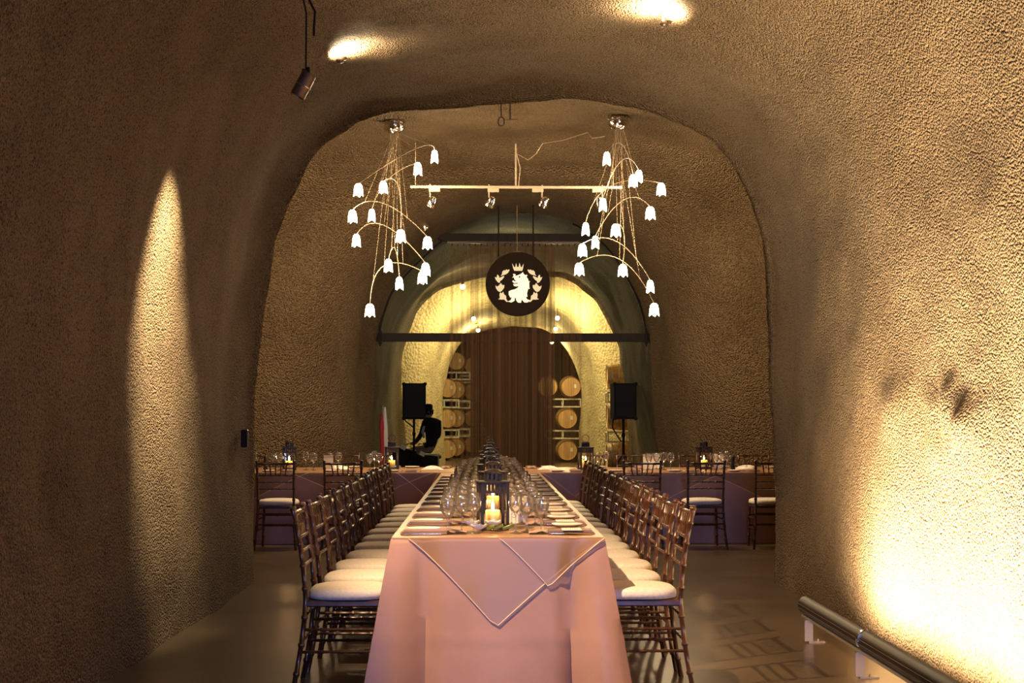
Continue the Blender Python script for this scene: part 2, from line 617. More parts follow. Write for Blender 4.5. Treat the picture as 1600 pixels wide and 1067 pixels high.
near = scaled(offs(A, 0.10, 0.02), 1.0, 1.0)
nearcam = near.copy()
nearcam[:, 0] = nearcam[:, 0] * 1.06
loft('wall_front', [(-4.0, nearcam, 0), (4.0, nearcam, 0), (4.25, scaled(nearcam, 1.03, 1.01), 0)], M['wall'], 0.022, 0.25)
loft('wall_entrance', [(4.0, nearcam, 0), (9.0, near, 0), (10.9, near, 0), (11.8, A, 2), (11.9, offs(A, 0.25, 0.2), 3)], M['wall'], 0.022, 0.055, bulge)
B0 = scaled(A, 2.05, 1.15)
B1 = scaled(A, 2.0, 1.20)
Bm = B1 * 0.62 + C * 0.38
loft('wall_chamber', [(11.9, offs(A, 0.25, 0.2), 0), (12.05, B0, 0), (17.3, B1, 0), (18.4, Bm, 1), (20.2, C * 0.93 + B1 * 0.07, 3), (21.0, C, 0), (21.12, offs(C, 0.12, 0.12), 3)], M['wall2'], 0.02, 0.1)
Cw = offs(C, 0.25, 0.75)
Dw = offs(D, 0.35, 0.2)
loft('wall_curtain_tunnel', [(21.12, offs(C, 0.12, 0.12), 0), (22.6, offs(C, 0.15, 0.3), 1), (27, Cw, 0), (32.4, offs(D, 0.1, 0.15), 1), (33.0, D, 2), (33.15, offs(D, 0.2, 0.2), 3)], M['wall2'], 0.03, 0.3)
Dx = scaled(offs(D, 0.4, 0.4), 1.35, 1.05)
loft('wall_barrel_tunnel', [(33.15, offs(D, 0.2, 0.2), 0), (33.4, Dx, 0), (35.9, Dx, 0), (37.4, offs(E, 0.12, 0.12), 1), (38.0, E, 3), (38.6, offs(E, -0.06, -0.02), 1), (41.5, E2, 1), (41.6, offs(E2, 0.15, 0.15), 3)], M['wall3'], 0.03, 0.2)
G = scaled(offs(E2, 0.3, 0.3), 1.9, 1.1)
loft('wall_barrel_room', [(41.6, offs(E2, 0.15, 0.15), 0), (41.9, G, 0), (58.0, G, 0)], M['wall3'], 0.04, 0.8)
mb = MB()
mb.prism([(float(p[0]) * 1.02, float(p[1]) * 1.02) for p in G[::4]] , 58.0, 58.3)
tag(mb.build('wall_back', M['wall3']), kind='structure')
mb = MB()
mb.box((0.6, 27, -0.1), (26, 64, 0.2))
tag(mb.build('floor', M['floor']), kind='structure')

# ------------------------------------------------------------------ curtain partition
mb = MB()
p0, p1 = at(592, 527, 20.93), at(1012, 527, 20.93)
mb.box(((p0.x + p1.x) / 2, 20.95, p0.z), (p1.x - p0.x + 0.04, 0.08, 0.125))
beam = mb.build('door_beam', M['blacksteel'])
tag(beam, 'long black steel crossbeam spanning the arch behind the round emblem sign', 'beam')
for px in (594, 1010):
    b = at(px, 527, 20.87)
    q = MB()
    q.box((b.x, 20.89, b.z), (0.05, 0.03, 0.2), bev=0.008)
    q.tube([(b.x, 20.87, b.z + 0.13), (b.x, 20.87, b.z - 0.13)], 0.012, 6)
    q.build('bracket', M['blacksteel'], beam)
p0, p1 = at(683, 371, 20.85), at(921, 371, 20.85)
mb = MB()
mb.prism([(p0.x, p0.z - 0.02), (p0.x + 0.1, p0.z - 0.055), (p1.x - 0.1, p0.z - 0.055), (p1.x, p0.z - 0.02), (p1.x, p0.z + 0.055), (p0.x + 0.13, p0.z + 0.055)], 20.8, 20.92)
tr = mb.build('curtain_track', M['blacksteel'])
tag(tr, 'black curtain track header across the top of the arch', 'curtain track')
mb = MB()
mb.box(((p0.x + p1.x) / 2, 20.86, p0.z - 0.075), (p1.x - p0.x - 0.3, 0.05, 0.03))
mb.build('rail', M['wood'], tr)
for k in range(22):
    q = MB()
    x = p0.x + 0.22 + (p1.x - p0.x - 0.44) * k / 21
    q.tube([(x, 20.86, p0.z - 0.085), (x, 20.86, p0.z - 0.12)], 0.008, 5)
    q.build('glider', M['blacksteel'], tr)


def curtain(label, x0, x1, y, pitch, amp, m, z1, z0=0.02, seed=0):
    rnd = random.Random(seed)
    n = max(8, int((x1 - x0) / pitch * 10))
    P = []
    ph = [rnd.uniform(-0.6, 0.6) for _ in range(40)]
    for j in range(13):
        t = j / 12
        row = []
        for i in range(n + 1):
            u = i / n
            a = u * (x1 - x0) / pitch * 2 * PI
            jj = ph[int(u * 30)]
            row.append((x0 + (x1 - x0) * u + 0.01 * math.sin(a * .5 + jj), y + amp * math.sin(a + jj) * (0.6 + 0.4 * t), z1 + (z0 - z1) * t))
        P.append(row)
    mb = MB()
    mb.grid(P)
    return tag(mb.build('sheer_curtain', m, None, 180), label, 'curtain', 'brown sheer curtains hanging in the arch')


ztop = p0.z - 0.115
xs = [at(x, 600, 20.9).x for x in (703, 716, 735, 866, 884, 911)]
curtain('see-through brown curtain panel hanging left of the dense middle, before the left barrels', xs[0], xs[2] - 0.005, 20.86, 0.11, 0.02, M['curtain_s'], ztop, seed=1)
curtain('dense dark brown pleated curtain in the middle of the arch below the round sign', xs[2], xs[3], 21.06, 0.09, 0.028, M['curtain_d'], at(800, 530, 21).z, seed=2)
curtain('upper see-through brown curtain behind the round lion emblem sign', xs[2], xs[3], 20.87, 0.10, 0.02, M['curtain'], ztop, seed=4)
curtain('see-through brown curtain panel hanging right of the dense middle, before the right barrels', xs[3] + 0.005, xs[5], 20.86, 0.11, 0.02, M['curtain_s'], ztop, seed=3)

# thin steel edge of the partition following the right of the arch
mb = MB()
seg = [(float(q[0]), 20.98, float(q[1])) for q in offs(C, -0.03, -0.03) if q[1] > 2.6 and q[0] > 1.3]
mb.tube(seg, 0.015, 6)
tag(mb.build('trim_1', M['blacksteel']), kind='structure')
mb = MB()
seg = [(float(q[0]), 20.98, float(q[1])) for q in offs(C, -0.03, -0.03) if q[1] > 2.6 and q[0] < -0.5]
mb.tube(seg, 0.015, 6)
tag(mb.build('trim_2', M['blacksteel']), kind='structure')

# ------------------------------------------------------------------ emblem sign
SY = 20.4
c = at(809, 444, SY)
R = 0.495 * 2222 / SY * 0 + 50.5 * SY / 2222
sg = empty('hanging_sign', (c.x, SY, c.z), 0, 'round dark sign with a cream crowned lion inside a leaf wreath, hanging by rods', 'sign')
mb = MB()
mb.lathe([(0.001, -0.015), (R - 0.006, -0.015), (R, -0.009), (R, 0.009), (R - 0.006, 0.015), (0.001, 0.015)], 64, T=Matrix.Rotation(PI / 2, 4, 'X'))
mb.build('disc', M['sign_disc'], sg, 40)


def emb(pts):
    return [((x - 543) / 515 * R, (533 - y) / 515 * R) for (x, y) in pts]


def plate(name, pts, m, mirror=False):
    p = emb(pts)
    if mirror:
        p = [(2 * 12 / 515 * R - a, b) for (a, b) in p][::-1]
    q = MB()
    q.prism(p, -0.022, -0.014)
    return q.build(name, m, sg)


plate('crown', [(452, 200), (470, 280), (487, 320), (615, 320), (625, 285), (637, 205), (605, 262), (592, 262), (570, 192), (556, 258), (532, 258), (515, 195), (503, 258), (487, 262)], M['sign_lit'])
LION = [(465, 375), (482, 368), (510, 378), (500, 402), (535, 395), (570, 380), (600, 365), (625, 340), (637, 370), (660, 388), (697, 385), (683, 418), (706, 450), (718, 490), (740, 487),
        (725, 505), (727, 590), (736, 605), (706, 612), (702, 640), (690, 680), (698, 735), (670, 742), (692, 775), (740, 795), (700, 826), (650, 828), (605, 780), (595, 832), (545, 828), (517, 792),
        (512, 752), (497, 752), (490, 802), (440, 828), (385, 812), (432, 788), (447, 735), (425, 752), (398, 700), (398, 650), (440, 630), (500, 615), (542, 590), (557, 560), (520, 572), (482, 562),
        (470, 532), (545, 527), (540, 514), (482, 517), (455, 490), (465, 474), (500, 490), (517, 480), (490, 462), (482, 425), (455, 430), (478, 400)]
lion = plate('lion', LION, M['sign_hot'])
q = MB()
ex, ez = emb([(570, 418)])[0]
q.lathe([(0.0005, -0.004), (0.012, -0.004), (0.012, 0.004), (0.0005, 0.004)], 10, T=Matrix.Translation((ex, -0.024, ez)) @ Matrix.Rotation(PI / 2, 4, 'X'))
q.build('eye', M['sign_disc'], lion)
LEAVES = [[(405, 295), (410, 315), (385, 355), (350, 378), (300, 392), (270, 402), (290, 375), (295, 335), (328, 305), (332, 322), (365, 295), (372, 312)],
          [(215, 380), (240, 400), (250, 435), (320, 400), (325, 420), (290, 465), (260, 485), (255, 515), (225, 505), (190, 460), (175, 420), (205, 430)],
          [(187, 555), (215, 575), (240, 555), (275, 515), (295, 550), (328, 548), (325, 592), (290, 640), (260, 660), (225, 645), (195, 600)],
          [(262, 665), (288, 682), (310, 655), (325, 700), (355, 720), (360, 775), (388, 815), (365, 820), (325, 780), (285, 782), (230, 775), (257, 758), (250, 700)]]
for lf in LEAVES:
    plate('wreath_leaf', lf, M['sign_lit'])
for lf in LEAVES:
    plate('wreath_leaf', lf, M['sign_lit'], True)
for px in (779, 833):
    t = at(px, 320, SY)
    q = MB()
    q.tube([(t.x - c.x, 0.0, 0.40), (t.x - c.x, 0.0, 4.52 - c.z)], 0.011, 6)
    q.build('rod', M['blacksteel'], sg)
q = MB()
q.tube([(-0.01, 0, R - 0.005), (-0.01, 0, 4.54 - c.z)], 0.005, 5)
q.build('centre_cable', M['wire'], sg)
q = MB()
q.box((-0.01, 0, R + 0.005), (0.1, 0.03, 0.02), bev=0.004)
q.build('clip', M['chrome'], sg)

# ------------------------------------------------------------------ track lights
TY = 16.4
r0, r1 = at(641, 292, TY), at(972, 293, TY)
zt = at(806, 238, TY).z
tl = empty('track_light_rail', ((r0.x + r1.x) / 2, TY, r0.z), 0, 'cream ceiling track light rail with swivel spot heads above the round sign', 'track light')
ox = tl.location.x
mb = MB()
mb.box((0, 0, 0), (r1.x - r0.x, 0.035, 0.03), bev=0.004)
mb.build('rail', M['track'], tl)
sx = at(806, 292, TY).x - ox
mb = MB()
mb.tube([(sx, 0, 0), (sx, 0, zt - r0.z + 0.1)], 0.01, 6)
mb.tube([(sx - 0.0, 0, zt - r0.z + 0.02), (sx + 0.05, -0.02, 0.22), (sx + 0.03, -0.02, 0.01)], 0.005, 5)
mb.build('stem', M['track'], tl)
for px in (649, 958):
    q = MB()
    x = at(px, 292, TY).x - ox
    q.tube([(x, 0, 0), (x, 0, 0.52)], 0.004, 5)
    q.build('hanger_wire', M['wire'], tl)
for (px, side, an) in ((672, 1, 25), (764, 1, 30), (847, -1, 30), (941, -1, -10)):
    x = at(px, 292, TY).x - ox
    hd = MB()
    hd.box((side * 0.05, 0, -0.035), (0.13, 0.04, 0.045), bev=0.004)
    hd.tube([(0, 0, 0.03), (0, 0, -0.12)], 0.007, 6)
    h = hd.build('spot_mount', M['track'], tl, None, (x, 0, 0))
    hd = MB()
    T = Matrix.Translation((0.03 * (1 if an > 0 else -1), -0.02, -0.17)) @ Matrix.Rotation(math.radians(an), 4, 'Y') @ Matrix.Rotation(math.radians(25), 4, 'X')
    hd.lathe([(0.001, 0.06), (0.03, 0.055), (0.045, 0.03), (0.055, -0.02), (0.055, -0.035), (0.062, -0.035), (0.062, -0.06), (0.05, -0.06), (0.045, -0.03), (0.001, -0.02)], 16, T=T)
    hd.build('spot_head', M['chrome'], h, 40)
# separate small swivel spot on the vault
q0 = at(662, 352, 18.2)
mb = MB()
T = Matrix.Translation((q0.x, 18.2, q0.z)) @ Matrix.Rotation(math.radians(-30), 4, 'Y')
mb.lathe([(0.001, 0.07), (0.035, 0.06), (0.055, 0.02), (0.066, -0.045), (0.06, -0.06), (0.05, -0.03), (0.001, -0.02)], 16, T=T)
mb.tube([(q0.x, 18.2, q0.z + 0.05), (q0.x - 0.12, 18.35, q0.z + 0.22), (q0.x - 0.3, 18.6, q0.z + 0.6)], 0.008, 6)
tag(mb.build('swivel_spotlight', M['chrome'], None, 40), 'single small swivel spotlight mounted on the vault left of the curtain track', 'spotlight')

# ------------------------------------------------------------------ chandeliers
CY = 15.85
LB = [((560, 296), (679, 244), (650, 232), .25), ((581, 336), (653, 263), (607, 280), -.3), ((551, 337), (668, 379), (600, 318), .2), ((557, 375), (665, 420), (600, 352), -.2),
      ((599, 292), (626, 368), (622, 290), -.35), ((607, 414), (624, 442), (617, 388), .3), ((578, 484), (660, 433), (600, 415), .12)]
RB = [((948, 247), (989, 282), (972, 226), .35), ((915, 357), (1033, 295), (955, 290), .2), ((930, 378), (1016, 332), (975, 312), -.22), ((910, 390), (1016, 447), (965, 378), .2),
      ((905, 420), (1022, 483), (968, 405), -.15), ((998, 275), (942, 319), (972, 250), -.35), ((962, 359), (973, 422), (975, 365), .3)]


def shade_mesh():
    mb = MB()
    n = 8
    vs = []
    for (r, z, kk) in ((0.018, 0.0, 0), (0.034, -0.02, 0), (0.043, -0.07, 0), (0.047, -0.115, 1)):
        for k in range(n):
            a = 2 * PI * k / n + PI / 8
            rr = r * (1.2 if k % 2 == 0 else 0.88)
            vs.append((rr * math.cos(a), rr * math.sin(a), z - (0.03 if kk and k % 2 == 0 else 0)))
    fs = [(i * n + k, i * n + (k + 1) % n, (i + 1) * n + (k + 1) % n, (i + 1) * n + k) for i in range(3) for k in range(n)]
    fs.append(tuple(range(n)))
    mb.add(vs, fs)
    return mb.mesh('lamp_shade', M['shade'])


SHADE = shade_mesh()


def chandelier(px, py, arms, label):
    c = at(px, py, CY)
    root = empty('chandelier', (c.x, CY, c.z), 0, label, 'chandelier', 'mobile chandeliers over the cross tables')
    mb = MB()
    mb.lathe([(0.001, 0.10), (0.125, 0.10), (0.13, 0.085), (0.11, 0.075), (0.11, 0.06), (0.125, 0.045), (0.12, 0.02), (0.08, -0.02), (0.03, -0.04), (0.001, -0.042)], 28)
    mb.lathe([(0.03, 0.3), (0.03, 0.1)], 10)
    mb.build('canopy', M['chrome'], root, 50)
    for (a, b, m_, dd) in arms:
        pa, pb = at(a[0], a[1] - 9, CY - dd), at(b[0], b[1] - 9, CY + dd)
        pm = at(m_[0], m_[1], CY)
        pa, pb, pm = pa - c, pb - c, pm - c
        pa = Vector((pa.x, -dd, pa.z)); pb = Vector((pb.x, dd, pb.z)); pm = Vector((pm.x, 0, pm.z))
        ctrl = 2 * pm - (pa + pb) / 2
        ctrl.z = (ctrl.z + 2 * max(pa.z, pb.z) + .0) / 3 if ctrl.z > max(pa.z, pb.z) + 0.9 else ctrl.z
        pts = [pa * (1 - t) ** 2 + ctrl * 2 * t * (1 - t) + pb * t * t for t in [i / 14 for i in range(15)]]
        q = MB()
        q.tube(pts, 0.0045, 6)
        arm = q.build('arm', M['wire'], root, 60)
        for pp in (pa, pb):
            s = link('lamp_shade', SHADE, root, pp)
            s.rotation_euler = (0, 0, random.uniform(0, PI))
            ld = bpy.data.lights.new('bulb_light', 'POINT')
            ld.energy = 21
            ld.color = (1.0, 0.69, 0.38)
            ld.shadow_soft_size = 0.02
            lo = bpy.data.objects.new('bulb_light', ld)
            COL.objects.link(lo)
            lo.location = Vector(c) + pp + Vector((0, 0, -0.165))
        for k in (3, 7, 11):
            q = MB()
            e = pts[k]
            s0 = Vector((0.05 * math.cos(k + dd * 9), 0.05 * math.sin(k + dd * 9), -0.02))
            q.tube([s0, e], 0.0014, 4)
            q.build('suspension_wire', M['wire'], root)
            if k != 7:
                q = MB()
                q.lathe([(0.001, 0.008), (0.008, 0.004), (0.008, -0.004), (0.001, -0.008)], 8, tuple(e))
                q.build('joint', M['wire'], root)


chandelier(616, 204, LB, 'left mobile chandelier of curved arms and glowing glass shades')
chandelier(967, 198, RB, 'right mobile chandelier of curved arms and glowing glass shades')
# cable from right canopy to the track stem
pts = [(945, 213, 15.85), (925, 216, 15.9), (918, 207, 15.95), (880, 219, 16.05), (848, 224, 16.15), (838, 240, 16.25), (825, 250, 16.3), (813, 243, 16.4), (806, 240, 16.4)]
mb = MB()
mb.tube([at(*p) for p in pts], 0.005, 5)
tag(mb.build('power_cable', M['wire']), 'thin cable drooping across the ceiling from right chandelier to the track light', 'cable')
# ceiling hook ring and bracket
h = at(783, 190, 12.3)
mb = MB()
mb.tube([h + Vector((0.028 * math.cos(t), 0, 0.04 * math.sin(t))) for t in [i * PI / 6 for i in range(13)]], 0.006, 6)
mb.tube([h + Vector((0, 0, 0.04)), h + Vector((0, 0, 0.5))], 0.006, 6)
tag(mb.build('ceiling_hook', M['gunmetal']), 'small ring hook hanging from the ceiling between the chandeliers', 'hook')
h = at(797, 188, 12.4)
mb = MB()
mb.tube([h + Vector((-0.04, 0, 0)), h + Vector((0.07, 0, 0.005))], 0.008, 6)
mb.tube([h, h + Vector((0, 0, 0.5))], 0.007, 6)
tag(mb.build('sprinkler_head', M['gunmetal']), 'tiny sprinkler head on the ceiling just right of the ring hook', 'sprinkler')

# ------------------------------------------------------------------ ceiling uplights near the camera
def vault_z(x):
    P = near[len(near) // 5: -len(near) // 5]
    o = np.argsort(P[:, 0])
    return float(np.interp(x, P[o, 0], P[o, 1]))


for (px, py, d, lab) in ((531, 94, 9.45, 'small round ceiling lamp glaring on the vault, left of the pair, by the hanging spot'),
                         (1037, 37, 8.85, 'small round ceiling lamp glaring on the vault, upper right of the pair')):
    p = at(px, py, d)
    for _ in range(20):
        zc = vault_z(p.x)
        d = 0.5 * d + 0.5 * (zc - 0.07 - 1.37) / (p.z - 1.37) * d
        p = at(px, py, d)
    root = empty('ceiling_lamp', (p.x, d, p.z), 0, lab, 'ceiling lamp', 'small lamps on the near vault')
    mb = MB()
    mb.lathe([(0.001, 0.012), (0.02, 0.012), (0.028, 0.004), (0.028, -0.012), (0.02, -0.02), (0.001, -0.022)], 16)
    mb.build('puck', M['gunmetal'], root, 50)
    mb = MB()
    mb.tube([(0.0, 0.03, 0.0), (0.0, 0.03, zc - p.z + 0.05)], 0.006, 6)
    mb.lathe([(0.001, 0.01), (0.018, 0.008), (0.018, -0.008), (0.001, -0.01)], 10, (0.035, 0.0, 0.01))
    mb.build('stem', M['gunmetal'], root, 50)
    light('ceiling_lamp_light', 'SPOT', (p.x, d, p.z + 0.02), 190, (1.0, 0.76, 0.46), 0.012, (p.x - 0.02 * (1 if px < 800 else -1), d + 0.02, zc + 1), 172, 0.4)

# ------------------------------------------------------------------ hanging spot, left
t0 = at(478, 108, 8.2)
root = empty('hanging_spotlight', tuple(t0), 0, 'grey cylinder spotlight hanging on a cord at upper left of the vault', 'spotlight')
mb = MB()
mb.tube([(0, 0, 0), (0.0, 0.0, 0.33), (-0.02, 0.0, 0.42)], 0.005, 6)
mb.tube([(-0.02, 0.0, 0.42), (-0.09, 0, 0.6), (-0.14, 0.02, 0.8)], 0.012, 6)
mb.build('cord', M['blacksteel'], root)
mb = MB()
mb.tube([(0.045, 0, 0.24), (0.05, 0, 0.34), (0.02, 0, 0.4), (-0.03, 0, 0.52), (-0.05, 0, 0.7)], 0.007, 6)
mb.box((0.045, 0, 0.22), (0.014, 0.014, 0.05))
mb.build('loose_cable', M['blacksteel'], root)
mb = MB()
mb.tube([(-0.012, 0, 0.0), (-0.02, 0, -0.06)], 0.012, 6)
mb.tube([(0.012, 0, 0.01), (0.015, 0, -0.05), (0.045, 0, -0.045)], 0.012, 6)
mb.build('yoke', M['blacksteel'], root)
T = Matrix.Translation((-0.012, 0, -0.09)) @ Matrix.Rotation(math.radians(27), 4, 'Y')
mb = MB()
mb.lathe([(0.001, 0.07), (0.043, 0.07), (0.045, 0.066), (0.045, -0.008)], 20, T=T)
mb.build('housing', M['gunmetal'], root, 40)
mb = MB()
mb.lathe([(0.045, -0.008), (0.048, -0.009), (0.048, -0.015), (0.044, -0.016)], 20, T=T)
mb.build('collar', M['chrome'], root, 40)
mb = MB()
mb.lathe([(0.044, -0.016), (0.045, -0.075), (0.047, -0.08), (0.04, -0.08), (0.038, -0.05), (0.001, -0.045)], 20, T=T)
mb.build('snoot', M['gunmetal'], root, 40)

# high left spot fixture just outside the frame
mb = MB()
T = Matrix.Translation((-1.25, 6.0, 3.55)) @ (Vector((0.9, 8.2, 0.3)) - Vector((-1.25, 6, 3.55))).to_track_quat('-Z', 'Y').to_matrix().to_4x4() @ Matrix.Translation((0, 0, 0.03))
mb.lathe([(0.001, 0.12), (0.045, 0.12), (0.05, 0.0), (0.04, 0.0), (0.035, 0.02), (0.001, 0.025)], 16, T=T)
mb.tube([(-1.25, 6.0, 3.62), (-1.28, 5.98, 3.9)], 0.008, 6)
tag(mb.build('wall_spotlight', M['gunmetal'], None, 40), 'grey spotlight high on the left above the near table end', 'spotlight')

# ------------------------------------------------------------------ floor uplight rail, right
RX, RZ = 2.0, 0.205
root = empty('floor_uplight', (RX, 6.3, 0), 0, 'long bronze tubular floor uplight on metal feet along the right wall', 'floor light')


def rail_prof():
    pts = []
    for i in range(15):
        a = math.radians(100 + 190 * i / 14)
        pts.append((0.058 * math.cos(a), RZ + 0.058 * math.sin(a)))
    pts += [(0.035, RZ - 0.05), (0.02, RZ + 0.02), (0.0, RZ + 0.05)]
    return pts


for (y0, y1) in ((3.8, 7.44), (7.46, 8.85)):
    mb = MB()
    mb.prism(rail_prof(), y0 - 6.3, y1 - 6.3)
    rr = mb.build('housing', M['bronze'], root, 35)
    mb = MB()
    for dz in (-0.012, 0.012):
        mb.box((-0.0575, (y0 + y1) / 2 - 6.3, RZ + dz), (0.004, y1 - y0, 0.0025))
    mb.build('groove_trim', M['gunmetal'], rr)
mb = MB()
mb.prism([(p[0] * 1.06, RZ + (p[1] - RZ) * 1.06) for p in rail_prof()], 7.435 - 6.3, 7.465 - 6.3)
mb.build('joint_collar', M['chrome'], root, 35)
mb = MB()
mb.box((-0.01, 0, RZ - 0.062), (0.05, 5.1, 0.014))
mb.build('base_strip', M['alu'], root)
for y in (8.68, 7.5, 6.3, 5.1, 4.0):
    mb = MB()
    mb.box((-0.03, y - 6.3, 0.075), (0.05, 0.012, 0.13))
    mb.box((0.0, y - 6.3 - 0.0, 0.137), (0.11, 0.05, 0.006))
    mb.box((0.02, y - 6.3 + 0.02, 0.004), (0.1, 0.05, 0.008))
    mb.lathe([(0.01, 0.0), (0.006, 0.014), (0.0005, 0.016)], 6, (0.03, y - 6.3 + 0.02, 0.006))
    mb.build('foot_bracket', M['alu'], root)

# ------------------------------------------------------------------ table cloths
TH = 0.76


def cloth_fn(x0, x1, y0, y1, seed, cflare, sflare):
    """returns pos(s, t, out): s in [0,4) walks front, right, back, left; t 0 at the top edge, 1 at the floor"""
    def off(side, u, ln, t):
        e0, e1 = u * ln, (1 - u) * ln
        o = sflare * t * (1 if side == 0 else 0.15)
        na = 1.0 if side == 0 else 0.3
        for e in (e0, e1):
            if side == 2 or (side == 1 and e is e1) or (side == 3 and e is e0):
                continue
            o += cflare * t * math.exp(-(e / 0.16) ** 2) - 0.095 * (t ** 0.8) * math.exp(-((e - 0.16) / 0.045) ** 2) * (1 if side == 0 else .3)
        q = (side * 31.7 + u * ln * 2.3 + seed)
        o += na * t * 0.035 * noise.noise(Vector((q, t * 0.6, 0.3))) + t * 0.012 * noise.noise(Vector((q * 4, t, 4.3)))
        o += 0.003 * math.exp(-((t - 0.66) / 0.012) ** 2)
        return o

    def pos(side, u, t, out=0.0):
        W, H = x1 - x0, y1 - y0
        z = TH * (1 - t) + 0.004
        if side == 0:
            o = off(0, u, W, t) + out
            sp = (u - 0.5) * 2
            return (x0 + W * u + sp * abs(sp) ** 6 * cflare * t, y0 - o, z)
        if side == 1:
            o = off(1, u, H, t) + out
            k = cflare * t * math.exp(-(u * H / 0.1) ** 2)
            return (x1 + o, y0 + H * u - k * .6, z)
        if side == 2:
            return (x1 - W * u, y1 + off(2, u, W, t) + out, z)
        k = cflare * t * math.exp(-((1 - u) * H / 0.1) ** 2)
        return (x0 - off(3, u, H, t) - out, y1 - H * u - k * .6, z)
    return pos


def tablecloth(x0, x1, y0, y1, label, seed, cflare=0.12, sflare=0.03):
    pos = cloth_fn(x0, x1, y0, y1, seed, cflare, sflare)
    W, H = x1 - x0, y1 - y0
    us = []
    for side, ln in ((0, W), (1, H), (2, W), (3, H)):
        n = max(24, int(ln / 0.06))
        n = min(n, 130)
        us += [(side, 0.5 - 0.5 * math.cos(PI * i / n)) for i in range(n)] if ln > 3 else [(side, i / n) for i in range(n)]
    rows = []
    nt = 26
    for j in range(-3, nt + 1):
        row = []
        for (sd, u) in us:
            if j <= 0:
                x, y, z = pos(sd, u, 0)
                a = (-j) / 3 * 0.012
                cx, cy = (x0 + x1) / 2, (y0 + y1) / 2
                x = min(max(x, x0 + a), x1 - a)
                y = min(max(y, y0 + a), y1 - a)
                zz = TH + 0.006 - (0.006 * (1 - (-j) / 3) ** 2)
                row.append((x, y, zz))
            else:
                row.append(pos(sd, u, (j / nt) ** 1.0))
        row.append(row[0])
        rows.append(row)
    mb = MB()
    mb.grid(rows)
    n = len(rows[0])
    # top face
    mb.add([(x0 + 0.012, y0 + 0.012, TH + 0.006), (x1 - 0.012, y0 + 0.012, TH + 0.006), (x1 - 0.012, y1 - 0.012, TH + 0.006), (x0 + 0.012, y1 - 0.012, TH + 0.006)], [(0, 1, 2, 3)])
    o = mb.build('tablecloth', M['cloth'], None, 60)
    tag(o, label, 'tablecloth', 'dusty rose floor-length tablecloths')
    return pos


TX0, TX1, TY0, TY1 = -0.466, 0.603, 7.15, 15.36
CX0, CX1, CY0, CY1 = -3.9, 4.4, 15.45, 17.0
pos = tablecloth(TX0, TX1, TY0, TY1, 'dusty rose tablecloth on the long table running toward the camera', 1.0, 0.13, 0.04)
posc = tablecloth(CX0, CX1, CY0, CY1, 'dusty rose tablecloth on the cross table at the far end, behind the row of chairs', 5.0, 0.05, 0.03)
TOP = TH + 0.0065


def drape(root, pos, side, x0, x1, ua, ub, apex_u, apex_z, out, flat_top=None):
    """triangle of sheer cloth hanging from the table edge, apex down; ua/ub/apex_u are in 0..1 of the side"""
    n = 24
    rows = []
    ta = (TH - apex_z) / TH
    for j in range(n + 1):
        row = []
        f = j / n
        for i in range(n + 1):
            u = ua + (ub - ua) * i / n
            # hem depth at this u: straight lines to the apex, softened
            if u < apex_u:
                h = (u - ua) / (apex_u - ua)
            else:
                h = (ub - u) / (ub - apex_u)
            h = max(0.0, h) ** 1.12
            row.append(Vector(pos(side, u, ta * h * f + 0.0001, out)))
        rows.append(row)
    mb = MB()
    mb.grid(rows)
    d = mb.build('drape', M['overlay'], root, 180)
    q = MB()
    q.tube([p + Vector((0, -0.001, 0)) for p in rows[-1]], 0.0022, 5)
    q.build('hem', M['hem'], d)


def uof(px, d, x0, x1):
    return (at(px, 850, d).x - x0) / (x1 - x0)


ov = empty('table_overlay', (0, 0, 0), 0, 'sheer gold organza overlay with pointed corner draped on the long table end', 'table overlay')
U = lambda px: uof(px, TY0, TX0, TX1)
drape(ov, pos, 0, TX0, TX1, U(638), U(944), U(775), at(775, 981, TY0 - .03).z, 0.006)
drape(ov, pos, 0, TX0, TX1, U(780), U(944), U(857), at(857, 918, TY0 - .02).z, 0.011)
P = []
for i in range(15):
    P.append([(TX0 + 0.004 + (TX1 - TX0 - 0.008) * i / 14, TY0 - 0.006 + (TY1 - TY0 - 0.02) * j / 60, TH + 0.0085 + 0.0025 * noise.noise(Vector((i * 1.3, j * .8, 0)))) for j in range(61)])
mb = MB()
mb.grid(P)
mb.build('top_sheet', M['overlay'], ov, 180)
# edges of the diamond overlays crossing the cloth sides of the cross table
ov2 = empty('table_overlay', (0, 0, 0), 0, 'sheer organza overlay with diamond points along the cross table front', 'table overlay')
for (xa, xb) in ((-3.3, -1.9), (-2.1, -0.55), (1.15, 2.6), (2.4, 3.9)):
    ua, ub = (xa - CX0) / (CX1 - CX0), (xb - CX0) / (CX1 - CX0)
    drape(ov2, posc, 0, CX0, CX1, ua, ub, (ua + ub) / 2, 0.42, 0.006)
drape(ov2, posc, 0, CX0, CX1, (-.95 - CX0) / 8.3, (-.5 - CX0) / 8.3, (-.62 - CX0) / 8.3, 0.5, 0.008)
drape(ov2, posc, 0, CX0, CX1, (.62 - CX0) / 8.3, (1.3 - CX0) / 8.3, (.98 - CX0) / 8.3, 0.5, 0.008)
P = [[(CX0 + 0.004 + (CX1 - CX0 - .008) * i / 80, CY0 - .004 + (CY1 - CY0) * j / 12, TH + 0.0085 + 0.0025 * noise.noise(Vector((i * .9, j * 1.3, 3)))) for j in range(13)] for i in range(81)]
mb = MB()
mb.grid(P)
mb.build('top_sheet', M['overlay'], ov2, 180)
TOP = TH + 0.0105


